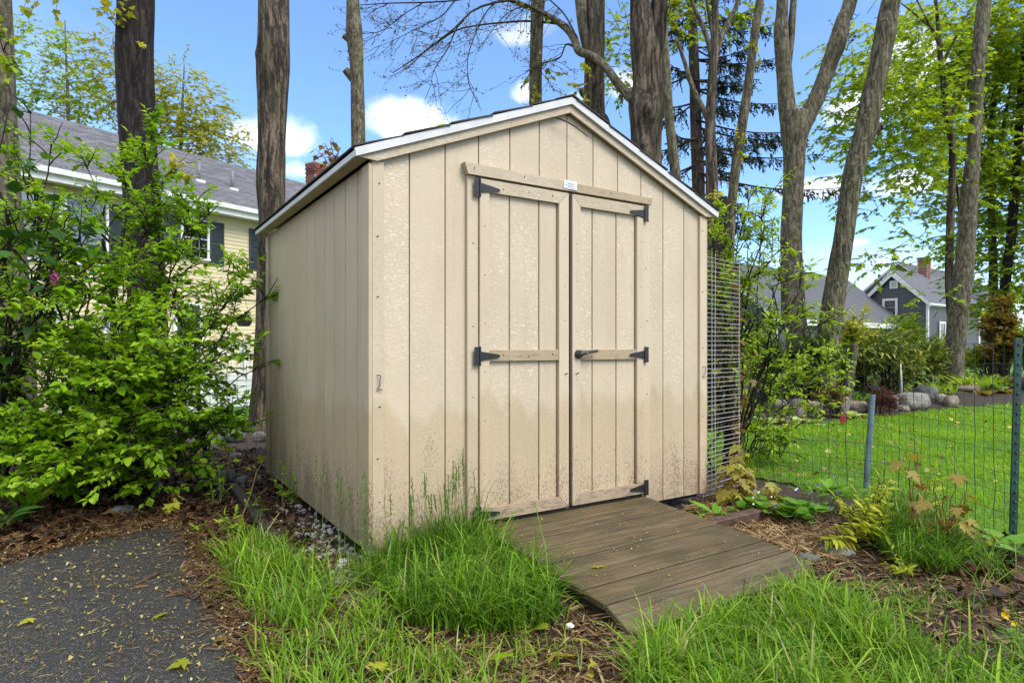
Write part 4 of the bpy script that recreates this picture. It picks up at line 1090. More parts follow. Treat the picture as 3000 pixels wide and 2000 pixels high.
# ------------------------------------------------------------------ houses
def claps(root, axis_, plane, out, lims, z0, z1, ex, mat, each=True, name='clapboard'):
    """clapboards on a wall: axis_=0 wall runs along x at y=plane; axis_=1 along y at x=plane; out=-1 or 1 side; lims(z)->(a,b)"""
    mb = MB(); z = z0
    while z < z1-.01:
        zt = min(z+ex+.006, z1); a, b = lims((z+zt)/2)
        if b-a > .03:
            poly = [(plane, z), (plane+out*.020, z), (plane+out*.020, z+.004), (plane+out*.005, zt), (plane, zt)]
            vf = prism(poly, axis_, a, b)
            if each: part(name, *vf, mat, root)
            else: mb.add(vf)
        z += ex
    if not each: mb.part('siding', mat, root, kind='stuff')
def window(root, axis_, plane, out, a0, a1, z0, z1, cols=1, grid=(2, 2), blind=True, fr=.07, sash=True):
    def bx(p0, p1, q0, q1, d0, d1, b=.003):
        y = sorted((plane+out*d0, plane+out*d1))
        return cbox(p0, p1, y[0], y[1], q0, q1, b=b) if axis_ == 0 else cbox(y[0], y[1], p0, p1, q0, q1, b=b)
    wn = MB()
    wn.add(bx(a0, a1, z1-fr, z1, .02, .07)); wn.add(bx(a0-.02, a1+.02, z0-.02, z0+fr*.7, .02, .085))
    wn.add(bx(a0, a0+fr, z0+fr*.7, z1-fr, .02, .07)); wn.add(bx(a1-fr, a1, z0+fr*.7, z1-fr, .02, .07))
    wf = wn.part('window', M_wht, root)
    part('dark_panel', *bx(a0+fr, a1-fr, z0+fr*.7, z1-fr, .0205, .024), M_room, wf)  # near-black sheet, darkness of the unlit room painted behind the pane
    if blind:
        bl = MB(); z = z0+fr
        while z < z1-fr-.02:
            bl.add(bx(a0+fr+.01, a1-fr-.01, z, z+.028, .026, .030, b=.001)); z += .036
        bl.part('blind', M_shade, wf)
    part('pane', *bx(a0+fr, a1-fr, z0+fr*.7, z1-fr, .040, .044, b=.0005), M_glass, wf)
    sm_ = MB(); zm = (z0+z1)/2
    if sash: sm_.add(bx(a0+fr, a1-fr, zm-.022, zm+.022, .046, .062))
    gw = .010
    for i in range(1, grid[0]+0):
        x = a0+fr+(a1-a0-2*fr)*i/grid[0]; sm_.add(bx(x-gw/2, x+gw/2, z0+fr*.7, z1-fr, .0445, .0458, b=.0004))
    for h0, h1 in ((z0+fr*.7, zm), (zm, z1-fr)):
        for j in range(1, grid[1]):
            z = h0+(h1-h0)*j/grid[1]; sm_.add(bx(a0+fr, a1-fr, z-gw/2, z+gw/2, .0445, .0458, b=.0004))
    sm_.part('sash_bars', M_shade, wf)
    return wf
def shutter(root, axis_, plane, out, a0, a1, z0, z1):
    def bx(p0, p1, q0, q1, d0, d1, b=.003):
        y = sorted((plane+out*d0, plane+out*d1))
        return cbox(p0, p1, y[0], y[1], q0, q1, b=b) if axis_ == 0 else cbox(y[0], y[1], p0, p1, q0, q1, b=b)
    m_ = MB()
    m_.add(bx(a0, a0+.05, z0, z1, .022, .055)); m_.add(bx(a1-.05, a1, z0, z1, .022, .055))
    for q in (z0, (z0+z1)/2-.03, z1-.06): m_.add(bx(a0+.05, a1-.05, q, q+.06, .022, .054))
    z = z0+.07
    while z < z1-.08:
        if abs(z+.015-(z0+z1)/2) > .05: m_.add(bx(a0+.05, a1-.05, z, z+.03, .024, .046))
        z += .042
    m_.add(bx(a0+.05, a1-.05, z0+.06, z1-.06, .0215, .023))
    return m_.part('shutter', M_shut, root)

# ---- cream house at the left
HA = math.atan2(.833, .553)
YO = np.array([-8.0, 19.4, 0.0])
hdx, hdy = .553, .833
house = thing('cream_house', 'cream clapboard two storey house with grey shingle roof and dark shutters', 'house', YO, HA)
def HSo(px, py, out=0.0):
    o = YO[:2]+np.array([.833, -.553])*out
    k = (px-1500)/FPX; s = (k*o[1]-o[0])/(hdx-k*hdy); Y = o[1]+s*hdy
    return s, HC-(py-HZ)*Y/FPX
S0, S1 = -9.5, 7.5
part('wall', *cbox(S0, S1, .004, 8.0, -.6, 5.2), M_room, house)
claps(house, 0, 0.0, -1, lambda z: (S0, S1), 2.70, 5.18, .115, M_yel)
claps(house, 0, .0, -1, lambda z: (S0, S1), .30, 2.50, .115, M_yel) if False else None
part('overhang_beam', *cbox(S0, S1, -.06, .003, 2.56, 2.698), M_yel, house)
claps(house, 0, .003, -1, lambda z: (S0, S1), -.55, 2.55, .115, M_yel)
part('corner_post', *cbox(S0-.02, S0+.1, -.06, .1, -.5, 5.15), M_wht, house)
RE, RZ0, RZ1, RY = -.45, 5.30, 7.87, 4.0
sl = (RZ1-RZ0)/(RY-RE); ra = math.atan(sl); rlen = math.hypot(RZ1-RZ0, RY-RE)
rf = part('roof', *prism([(RE, RZ0), (RY, RZ1), (8.45, RZ0), (8.45, RZ0-.14), (RY, RZ1-.16), (RE, RZ0-.14)], 0, S0-.3, S1+.3), M_shg, house)
part('gutter', *cbox(S0-.3, S1+.3, RE-.10, RE-.002, 5.15, 5.285), M_wht, house)
part('fascia', *cbox(S0-.3, S1+.3, RE-.001, RE+.03, 4.98, 5.15), M_wht, house)
part('soffit', *cbox(S0-.3, S1+.3, RE+.031, -.0, 5.02, 5.05), M_wht, house)
cs = []; tabs = []
ncr = int(rlen/.15)
for r in range(ncr):
    for k in range(int((S1-S0+.6)/.333)):
        x = S0-.3+(k+.5+(.5 if r % 2 else 0))*.333
        if x > S1+.25: continue
        d = (r+.5)*.15
        tabs.append((x, RE+d*math.cos(ra)-.0, RZ0+d*math.sin(ra)))
tabs = np.array(tabs)
ca, sa_ = math.cos(HA), math.sin(HA)
wpt = np.stack([YO[0]+ca*tabs[:, 0]-sa_*tabs[:, 1], YO[1]+sa_*tabs[:, 0]+ca*tabs[:, 1], tabs[:, 2]], 1)
px = 1500+FPX*wpt[:, 0]/wpt[:, 1]
vis = (px > 0) & (px < 900)
app = np.where(vis, 1/wpt[:, 1], 0); sel = np.argsort(-app)[:300]
tv, tf = cbox(-.158, .158, -.085, .085, 0, .014, b=.002)
tq = Quaternion((1, 0, 0), ra-.05)
tme = mkmesh('shingle', tv, tf, M_shg)
rot = np.array(tq.to_matrix())
nrm_ = np.array([0, -math.sin(ra), math.cos(ra)])
for i in sel: link('shingle', tme, rf, tabs[i]+nrm_*.006, rot=tq)
rest = np.setdiff1d(np.arange(len(tabs)), sel)
mbs = MB(); Vt = tv@rot.T
allV = (tabs[rest]+nrm_*.006)[:, None, :]+Vt[None]
tri = []
for f in tf: tri += [(f[0], f[k], f[k+1]) for k in range(1, len(f)-1)]
tri = np.array(tri)
allF = (tri[None]+(np.arange(len(rest))*len(tv))[:, None, None]).reshape(-1, 3)
part('shingles', allV.reshape(-1, 3), allF, M_shg, rf, tint=np.repeat(rng.uniform(0, 1, len(rest)), len(tv)), kind='stuff')
part('ridge_cap', *prism([(RY-.15, RZ1-.075), (RY, RZ1+.03), (RY+.15, RZ1-.075)], 0, S0-.3, S1+.3), M_shg, rf)
def hwin(p0, p1, q0, q1, **k):
    a, z1 = HSo(p0, q0); b, z0 = HSo(p1, q1); a2, z1b = HSo(p1, q0)
    return a, b, min(HSo(p0, q1)[1], 9), HSo(p0, q0)[1]
a, b, z0, z1 = hwin(184, 316, 547, 722); window(house, 0, 0, -1, a, b, 3.15, 4.80, grid=(3, 2))
bA = b; wA = b-a
window(house, 0, 0, -1, a-wA*1.0-.03, a-.03, 3.15, 4.80, grid=(3, 2))
shutter(house, 0, 0, -1, b+.02, b+.44, 3.0, 4.78)
a, b, z0, z1 = hwin(527, 611, 600, 700); window(house, 0, 0, -1, a, b, 3.62, 4.80, grid=(3, 2), blind=False)
shutter(house, 0, 0, -1, a-.46, a-.02, 3.5, 4.78); shutter(house, 0, 0, -1, b+.02, b+.46, 3.5, 4.78)
c, _ = HSo(728, 680); shutter(house, 0, 0, -1, c, c+.46, 3.5, 4.78); window(house, 0, 0, -1, c+.48, c+1.5, 3.62, 4.80, grid=(3, 2))
# ground floor: door, lower window
a, b, _, _ = hwin(505, 592, 885, 1000)
dr_ = part('door', *cbox(a+.1, b-.1, -.06, -.021, .32, 2.25), M_shut, house)
part('door_frame', *cbox(a, a+.099, -.075, -.021, .30, 2.36), M_wht, house); part('door_frame', *cbox(b-.099, b, -.075, -.021, .30, 2.36), M_wht, house); part('door_frame', *cbox(a+.1, b-.1, -.075, -.021, 2.2505, 2.36), M_wht, house)
part('pane', *cbox(a+.2, b-.2, -.066, -.061, .6, 2.1), M_glass, dr_)
a, b, _, _ = hwin(85, 170, 905, 1010); window(house, 0, .003, -1, a, b, .95, 2.0)
a, b, _, _ = hwin(300, 380, 905, 1010); window(house, 0, .003, -1, a, b, .95, 2.0)
for px_, py0, py1 in ((583, 480, 531), (681, 492, 556)):
    # pipes stand on the near roof slope where the line of sight meets it
    best = min(((abs(P_[1]-(HC-(py1-HZ)*Yp/FPX)), s_, y_) for y_ in np.linspace(0, 3.9, 60) for s_ in [HSo(px_, py1, -y_)[0]]
                for Yp in [YO[1]+hdy*s_+.553*y_] for P_ in [(0, RZ0+(y_-RE)*sl)]), key=lambda t: t[0])
    s_, y_ = best[1], best[2]; z_ = RZ0+(y_-RE)*sl
    vp = part('vent_pipe', *tube([(s_, y_, z_-.05), (s_, y_, z_+.62)], .055, 12), plain('vent_grey', (.16, .17, .18), .5), house, smooth=True)
    part('flashing', *cbox(s_-.14, s_+.14, y_-.12, y_+.10, z_-.05, z_+.035), M_wht, vp)
# brick chimney behind the ridge
cx, cy = 5.71, 4.25
ch = part('chimney', *cbox(cx-.34, cx+.34, cy-.30, cy+.30, 6.8, 8.86), M_mortar, house)
bme = {}
for r in range(14):
    z = 7.72+r*.083; e = .0 if r < 9 else (.03*(r-8) if r < 12 else .09)
    for fc in range(2):
        for k in range(4):
            off = (.5 if r % 2 else 0)
            if fc == 0:
                x0 = cx-.345-e+(k+off*.5)*.172; v, f = cbox(x0, x0+.16, cy-.312-e, cy-.24, z, z+.070, b=.004)
            else:
                x0 = cy-.305-e+(k+off*.5)*.152; v, f = cbox(cx-.352-e, cx-.28, x0, x0+.142, z, z+.070, b=.004)
            part('brick', v, f, M_brick, ch)
part('cap', *cbox(cx-.36, cx+.36, cy-.33, cy+.33, 8.862, 8.95), M_mortar, ch)
# porch
porch = thing('porch', 'white porch with baluster railing at the foot of the cream house', 'porch', YO, HA)
PA, PB, PO = -4.6, 3.2, -2.2
part('deck', *cbox(PA, PB, PO, -.03, .22, .30), M_wht, porch)
for k in range(5):
    part('skirt_board', *cbox(PA, PB, PO-.015, PO+.01, -.56+k*.155, -.56+k*.155+.145), M_wht, porch)
part('top_rail', *cbox(PA, PB, PO, PO+.07, 1.13, 1.19), M_wht, porch)
part('bottom_rail', *cbox(PA, PB, PO+.01, PO+.06, .40, .45), M_wht, porch)
for k in range(57):
    x = PA+.09+k*.135; part('baluster', *cbox(x-.018, x+.018, PO+.017, PO+.053, .4505, 1.1295), M_wht, porch)
for x in (PA, -1.9, .6, PB-.1): part('post', *cbox(x, x+.1, PO-.02, PO+.085, .3005, 1.26), M_wht, porch)
part('step', *cbox(-3.6, -2.6, PO-.32, PO-.02, -.5, -.10), M_wht, porch)
# hanging fern basket
s_, z_ = HSo(715, 945, 2.0)
bp = np.array([YO[0]+hdx*s_+.833*2.0, YO[1]+hdy*s_-.553*2.0, z_])
hb = thing('hanging_plant', 'spiky hanging plant in a dark basket on the cream porch', 'plant', bp)
part('basket', *tube([(0, 0, -.10), (0, 0, -.03), (0, 0, .05)], [.13, .19, .21], 14), M_timberd, hb)
part('wire', *tube([(.18, 0, .05), (0, 0, .75)], .006, 4), M_wire, hb)
lv = Leaves()
for i in range(46):
    d = norm(np.array([rng.normal(), rng.normal(), rng.uniform(.1, 1.3)])); lv.add((bp+np.array([0, 0, .04]))[None], d[None], (UP+.3*rv())[None], np.array([rng.uniform(.35, .6)]), np.array([rng.uniform(.3, 1)]))
leaves_on(hb, bp, lv, (oval(.045, .9, .9, .4, .5), 'hp'), T_strap, M_lf_sap, 60, minpx=5)

# ---- slate grey house at the right
GA = math.atan2(.6, .8); GO = np.array([12.87, 30.0, .1])
gh = thing('slate_house', 'dark slate clapboard house with white trim and brick chimney beyond the garden', 'house', GO, GA)
WL, WH, WR, WD = 15.0, 2.42, 5.55, 3.7
part('wing_wall', *prism([(.03, -.3), (2*WD, -.3), (2*WD, WH), (WD, WR-.05), (.03, WH)], 0, .03, WL-.01), M_gry, gh)
claps(gh, 0, .03, -1, lambda z: (.0, WL), -.2, WH+.02, .105, M_gry, False)
claps(gh, 1, .03, -1, lambda z: (.0, 2*WD) if z < WH else ((z-WH)/(WR-WH)*WD, 2*WD-(z-WH)/(WR-WH)*WD), -.2, WR-.1, .105, M_gry, False)
def gable_roof(name, ax, a0, a1, c, hw, ez, rz, over, mat):
    """roof slabs with lapped shingle courses; ridge along axis ax at offset c"""
    s_ = (rz-ez)/hw; e = hw+over
    poly = [(c-e, rz-s_*e), (c, rz), (c+e, rz-s_*e), (c+e, rz-s_*e-.12), (c, rz-.14), (c-e, rz-s_*e-.12)]
    r_ = part(name, *prism(poly, ax, a0, a1), M_wht, gh)
    n_ = int(math.hypot(e, e*s_)/.15)
    mb = MB()
    for sg in (-1, 1):
        for k in range(n_):
            d0, d1_ = e*(k+1.25)/n_, e*k/n_
            d0 = min(d0, e)
            p = [(c+sg*d1_, rz-s_*d1_+.012), (c+sg*d0, rz-s_*d0+.034), (c+sg*d0, rz-s_*d0+.002), (c+sg*d1_, rz-s_*d1_+.002)]
            mb.add(prism(p, ax, a0-.02, a1+.02))
    mb.part('shingle_courses', mat, r_, kind='stuff')
    return r_
gable_roof('wing_roof', 0, -.25, WL, WD, WD, WH+.08, WR+.1, .35, M_shd)
for sg in (0,):
    part('eave_board', *cbox(-.25, WL, -.36, -.33, WH-.24, WH-.05), M_wht, gh)
    for y0, y1, zA, zB in ((-.33, WD, WH-.16, WR-.04), (2*WD+.33, WD, WH-.16, WR-.04)):
        part('rake_board', *prism([(y0, zA), (y1, zB), (y1, zB-.22), (y0, zA-.16)], 0, -.29, -.255), M_wht, gh)
part('corner_board', *cbox(-.03, .06, -.03, .06, -.2, WH-.1), M_wht, gh)
MX, MY0, MYc, MZ, MRZ, ML = 15.0, -1.26, .71, 3.85, 5.86, 9.2
MY1 = 2*MYc-MY0
part('main_wall', *prism([(MY0+.03, -.3), (MY1, -.3), (MY1, MZ), (MYc, MRZ-.04), (MY0+.03, MZ)], 0, MX+.03, MX+ML), M_gry, gh)
hw = MYc-MY0
claps(gh, 1, MX+.03, -1, lambda z: (MY0, MY1) if z < MZ else (MY0+(z-MZ)/(MRZ-MZ)*hw, MY1-(z-MZ)/(MRZ-MZ)*hw), -.2, MRZ-.1, .105, M_gry, False)
claps(gh, 0, MY0+.03, -1, lambda z: (MX, MX+ML), -.2, MZ, .105, M_gry, False)
gable_roof('main_roof', 0, MX-.22, MX+ML+.2, MYc, hw, MZ+.06, MRZ+.08, .22, M_shd)
for y0, y1 in ((MY0-.22, MYc), (MY1+.22, MYc)):
    part('rake_board', *prism([(y0, MZ-.20), (y1, MRZ-.06), (y1, MRZ-.36), (y0, MZ-.42)], 0, MX-.27, MX-.225), M_wht, gh)
part('corner_board', *cbox(MX-.04, MX+.10, MY0-.03, MY0+.10, -.2, MZ-.15), M_wht, gh)
part('frieze_board', *cbox(MX+.10, MX+ML, MY0-.035, MY0-.0, MZ-.35, MZ-.02), M_wht, gh)
part('corner_board', *cbox(MX+ML-.25, MX+ML+.03, MY0-.035, MY0+.10, -.2, MZ-.351), M_wht, gh)
window(gh, 1, MX+.01, -1, MYc-.28, MYc+.62, 2.95, 4.1, fr=.14, grid=(2, 2), blind=False)
vt = MB(); vt.box(MX-.06, MX-.0, MYc-.30, MYc+.18, 4.72, 5.22)
vv = vt.part('gable_vent', M_wht, gh)
for k in range(5): part('slat', *cbox(MX-.075, MX-.061, MYc-.2, MYc+.08, 4.80+k*.07, 4.83+k*.07), M_shade, vv)
a_ = MY0+1.15
dg = part('door', *cbox(MX-.05, MX-.0, a_+.12, a_+1.0, .1, 2.05), M_shade, gh)
for q in ((a_, a_+.119, .0, 2.2), (a_+1.001, a_+1.12, .0, 2.2), (a_+.12, a_+1.0, 2.051, 2.2)):
    part('door_frame', *cbox(MX-.07, MX-.0, q[0], q[1], q[2], q[3]), M_wht, gh)
window(gh, 0, MY0+.01, -1, MX+1.7, MX+2.75, .75, 2.6, fr=.13, blind=False)
window(gh, 0, MY0+.01, -1, MX+5.0, MX+6.05, .75, 2.6, fr=.13, blind=False)
part('tall_block', *prism([(MY0+.6, -.3), (MY1+4, -.3), (MY1+4, 5.0), (3.0, 7.1), (MY0+.6, 5.0)], 0, MX+ML+.04, MX+ML+10), M_gry, gh)
gable_roof('tall_roof', 0, MX+5.6, MX+ML+10.2, 2.6, 2.6, 5.0, 7.1, .25, M_shd)
cxx = MX+5.0
chg = part('chimney', *cbox(cxx-.34, cxx+.34, MYc-.3, MYc+.3, 5.2, 7.15), M_mortar, gh)
for r in range(18):
    z = 5.62+r*.083; e = .04 if r > 15 else 0
    for k in range(3):
        y0 = MYc-.312-e+k*.208+(.1 if r % 2 else 0)
        if y0 < MYc+.2: part('brick', *cbox(cxx-.352-e, cxx-.3, y0, y0+.197, z, z+.07, b=.004), M_brick, chg)
        x0 = cxx-.352+k*.235+(.1 if r % 2 else 0)-e
        if x0 < cxx+.2: part('brick', *cbox(x0, x0+.22, MYc-.312-e, MYc-.24, z, z+.07, b=.004), M_brick, chg)
# ------------------------------------------------------------------ big shrub left of the shed
def PT(l): return [P(*t) for t in l]
base = onp(330, 5.2)
arms = PT([(505, 372, 5.1), (440, 365, 4.9), (350, 500, 4.7), (420, 600, 4.9), (545, 590, 5.0), (640, 600, 5.0), (600, 690, 4.8), (735, 785, 4.9), (815, 812, 4.8), (792, 1066, 4.6), (150, 420, 4.6), (60, 470, 4.5), (250, 480, 4.6), (500, 740, 4.8), (-60, 560, 4.6), (690, 1180, 4.4), (620, 960, 4.7), (30, 640, 4.3), (180, 660, 4.3), (330, 800, 4.4), (640, 930, 4.6), (560, 860, 4.7), (400, 720, 4.5), (110, 560, 4.5), (300, 620, 4.6), (700, 840, 4.8)])
tips = PT([(-80, 760, 4.6), (480, 900, 4.6), (640, 1060, 4.3), (600, 1250, 4.25), (540, 1130, 4.1), (430, 1000, 4.0), (420, 1210, 4.0), (330, 950, 4.1), (330, 1130, 3.9),
           (230, 800, 4.2), (220, 1040, 3.9), (200, 1270, 3.95), (100, 900, 4.1), (90, 1120, 3.85), (60, 1330, 3.9), (-60, 1000, 4.0), (-40, 1240, 3.8), (300, 1400, 4.0), (160, 1420, 3.95), (450, 1380, 4.15), (560, 1360, 4.3), (20, 1430, 3.9), (110, 1390, 3.8), (240, 1340, 3.8), (370, 1320, 3.85), (490, 1300, 3.95), (550, 950, 5.2), (200, 950, 5.2), (-230, 900, 4.5), (-260, 1150, 4.2), (-220, 1350, 4.1)])
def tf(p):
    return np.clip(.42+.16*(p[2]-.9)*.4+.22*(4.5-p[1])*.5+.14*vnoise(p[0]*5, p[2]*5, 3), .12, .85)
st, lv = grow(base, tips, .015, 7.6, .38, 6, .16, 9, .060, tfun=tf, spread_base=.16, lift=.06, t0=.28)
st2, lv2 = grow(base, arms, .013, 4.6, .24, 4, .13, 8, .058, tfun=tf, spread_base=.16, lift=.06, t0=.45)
st += st2
for n_ in 'pdnst': getattr(lv, n_).extend(getattr(lv2, n_))
st += [(bow(base, P(335, 1082, 5.1), .0, 8, .02), np.linspace(.05, .04, 8)), (bow(P(335, 1082, 5.1), P(268, 975, 5.0), .05, 6, .03), np.linspace(.04, .03, 6)), (bow(P(268, 975, 5.0), P(190, 880, 4.9), -.05, 6, .03), np.linspace(.03, .012, 6)),
       (bow(P(335, 1095, 5.1), P(440, 1120, 4.9), .03, 6, .02), np.linspace(.022, .014, 6)), (bow(P(335, 1000, 5.1), P(300, 700, 5.0), .02, 6, .03), np.linspace(.024, .012, 6)), (bow(P(230, 800, 5.0), P(110, 600, 4.8), .05, 6, .03), np.linspace(.022, .010, 6)), (bow(P(115, 680, 4.9), P(120, 560, 4.9), .02, 5, .02), np.linspace(.02, .014, 5))]
for k in range(26):
    b0 = onp(rng.uniform(60, 620), rng.uniform(4.6, 5.6)); st.append((bow(b0, b0+np.array([rng.normal(0, .25), rng.normal(0, .2), rng.uniform(.5, 1.2)]), .02, 6, .04), np.linspace(.009, .003, 6)))
plant('leafy_shrub', 'large bright green leafy shrub left of the shed', 'shrub', base, st, lv, (T_wide, 'w'), T_wide4, M_lf_shrub, M_twig, 300, sides=6)
# lilac with a pink blossom at the left edge
base = onp(-30, 4.7)
tips = PT([(90, 330, 4.3), (30, 300, 4.4), (150, 690, 4.1), (210, 720, 4.0), (60, 790, 4.1), (240, 610, 4.2), (20, 600, 4.2), (110, 860, 4.1), (160, 560, 4.3)])
st, lv = grow(base, tips, .022, 1.3, .3, 2, .14, 3, .098, tint=.4, spread_base=.05)
lil = plant('lilac_bush', 'darker lilac bush with one pink blossom at the left edge', 'shrub', base, st, lv, (T_heart, 'h'), T_heart, M_lf_lilac, M_twig, 300)
def blossom(c, n_, r, root, b0):
    mb = MB(); th_ = np.linspace(0, 2*np.pi, 5)[:4]
    for i in range(n_):
        p = c+rng.normal(0, 1, 3)*np.array([r*.5, r*.5, r])
        v, f = tube([p, p+rv()*.012], [.004, .007], 5); mb.add((v, f))
    mb.part('blossom', M_pink, root) if False else part('blossom', np.vstack(mb.V)-b0, mb.F, M_pink, root, kind='stuff')
blossom(P(160, 812, 4.0), 60, .020, lil, base)

# ------------------------------------------------------------------ sapling and shrub behind the wire at the right of the shed
base = onp(2130, 5.35)
tips = PT([(2265, 560, 5.2), (2235, 590, 5.3), (2190, 560, 5.4), (2140, 610, 5.4), (2095, 640, 5.3), (2090, 700, 5.2), (2305, 725, 5.1), (2345, 745, 5.0), (2350, 815, 5.0), (2405, 942, 4.9), (2340, 880, 5.0), (2110, 790, 5.2), (2150, 760, 5.4), (2100, 890, 5.2), (2200, 700, 5.4), (2175, 870, 5.4), (2260, 640, 5.2), (2120, 1010, 5.2), (2300, 960, 5.0)])
st, lv = grow(base, tips, .012, 3.8, .20, 3, .11, 9, .060, tint=.7, spread_base=.05, t0=.42)
plant('cherry_sapling', 'young leafy sapling rising behind the white wire panel', 'tree', base, st, lv, (T_cherry, 'c'), T_cherry4, M_lf_sap, M_twig, 300)
base = onp(2200, 6.0)
tips = PT([(2300, 1020, 5.9), (2385, 1030, 6.0), (2470, 1110, 5.9), (2425, 1080, 5.8), (2420, 1180, 5.7), (2335, 1250, 5.6), (2250, 1230, 5.6), (2210, 1060, 5.9), (2160, 1130, 5.7), (2265, 1000, 6.1), (2290, 1130, 5.7), (2340, 1100, 5.8), (2170, 1260, 5.6), (2370, 1290, 5.5), (2300, 1180, 5.6), (2360, 1345, 5.3), (2240, 1290, 5.5), (2450, 1040, 6.2), (2220, 1000, 6.1)])
st, lv = grow(base, tips, .006, 5, .20, 4, .12, 8, .064, tint=.72, spread_base=.12, t0=.28)
plant('leafy_shrub', 'yellow green leafy shrub behind the wire fence next to the shed', 'shrub', base, st, lv, (T_cherry, 'c'), T_cherry4, M_lf_sap, M_twig, 300)
# reddish young maple leaves hanging among them
def maple_seedling(label, base, stems, size, mat, tint=.5, k=5, group='young maple seedlings', smat=M_twigr, droop=.9):
    st = []; lv = Leaves()
    for tip in stems:
        p = bow(base, tip, .04, 6, .03); st.append((p, np.linspace(.004, .002, 6)))
        m = k; t = np.linspace(.55, 1, m); pos = np.array([p[min(int(x*5), 5)] for x in t])
        ang = rng.uniform(0, 2*np.pi, m); d = np.stack([np.cos(ang), np.sin(ang), -droop*rng.uniform(.4, 1.2, m)], 1)
        pet = pos+norm(d*np.array([1, 1, .2]))*rng.uniform(.02, .06, m)[:, None]
        for a_, b_ in zip(pos, pet): st.append((np.array([a_, (a_+b_)/2+UP*.008, b_]), [.0014]*3))
        lv.add(pet, d, np.stack([np.cos(ang), np.sin(ang), np.full(m, .7)], 1)+rv(m)*.3, size*rng.uniform(.65, 1.15, m), np.clip(tint+rng.normal(0, .2, m), 0, 1))
    return plant('maple_seedling', label, 'plant', base, st, lv, (T_maple, 'm'), T_maple, mat, smat, 300, group=group, sides=5, minpx=4)
b = G(2165, 1478)
maple_seedling('drooping bronze maple seedling at the foot of the white wire panel', b, [P(2150, 1330, b[1]), P(2135, 1360, b[1]-.05), P(2185, 1350, b[1]), P(2120, 1400, b[1]-.08), P(2165, 1410, b[1]-.1), P(2200, 1420, b[1]-.05), P(2170, 1300, b[1]+.1), P(2140, 1430, b[1]-.1), P(2190, 1450, b[1]-.1)], .115, M_lf_bronze, .75, 7)
b = G(2270, 1500)
maple_seedling('small bronze maple seedling above the white flowers by the fence', b, [P(2245, 1405, b[1]), P(2280, 1400, b[1]), P(2265, 1435, b[1]-.05), P(2300, 1460, b[1])], .085, M_lf_bronze, .6, 4)
b = G(2690, 1600)
maple_seedling('lanky bronze maple seedling against the wire fence left of the green post', b, [P(2665, 1345, b[1]), P(2690, 1330, b[1]+.05), P(2650, 1370, b[1]), P(2720, 1400, b[1])], .085, M_lf_bronze, .5, 3)
b = G(2765, 1620)
maple_seedling('branching bronze maple seedling nearest the right green post', b, [P(2800, 1380, b[1]), P(2835, 1400, b[1]), P(2760, 1410, b[1]-.05), P(2740, 1460, b[1]-.1), P(2800, 1480, b[1]-.05), P(2830, 1450, b[1]), P(2780, 1530, b[1]-.1), P(2740, 1400, b[1])], .085, M_lf_bronze, .55, 3)
b = G(2885, 1610); maple_seedling('low yellow green maple seedling under the right end of the wire fence', b, [P(2875, 1555, b[1]), P(2885, 1560, b[1]-.03)], .075, M_lf_mapleY, .5, 3)
b = onp(2165, 5.15); maple_seedling('copper leaved maple sprig climbing through the white wire panel', b, [P(2160, 780, 5.0), P(2155, 830, 5.0), P(2175, 1010, 4.95), P(2180, 1040, 4.95), P(2135, 1020, 5.0), P(2200, 1030, 4.95), P(2145, 1260, 4.9)], .075, M_lf_bronze, .3, 4)
b = G(2105, 1290); maple_seedling('bright lime maple sprout behind the white wire panel', b, [P(2120, 1050, 4.95), P(2140, 1075, 4.9), P(2100, 1080, 5.0), P(2130, 1095, 4.9)], .075, M_lf_mapleY, .5, 5, smat=M_twigg)
b = G(500, 1500); maple_seedling('yellow green maple seedling at the driveway edge under the shrub', b, [P(492, 1455, b[1]), P(505, 1450, b[1])], .085, M_lf_mapleY, .7, 3)
b = G(725, 1390); maple_seedling('yellow maple seedling beside the far corner of the shed', b, [P(720, 1340, b[1]), P(730, 1425, b[1]-.1), P(768, 1330, b[1])], .085, M_lf_mapleY, .7, 3)
b = G(560, 1410); maple_seedling('yellow maple seedling among dead leaves behind the shrub', b, [P(560, 1370, b[1]), P(545, 1380, b[1]), P(590, 1310, b[1]+.4)], .085, M_lf_mapleY, .65, 3)
b = G(1700, 1975); maple_seedling('fallen over yellow green maple seedling on the bare soil in front of the ramp', b, [P(1690, 1900, b[1]+.04), P(1705, 1885, b[1]+.08)], .11, M_lf_mapleY, .75, 2, droop=.5, smat=M_twigg)
b = np.array(SW(-.02, .55, 2.02)); maple_seedling('small brown leaved maple sprig sprouting from the shed roof edge', b, [b+np.array([-.05, .0, .16]), b+np.array([-.02, .02, .2]), b+np.array([-.09, 0, .12]), b+np.array([.03, 0, .13])], .04, M_lf_bronze, .15, 7)

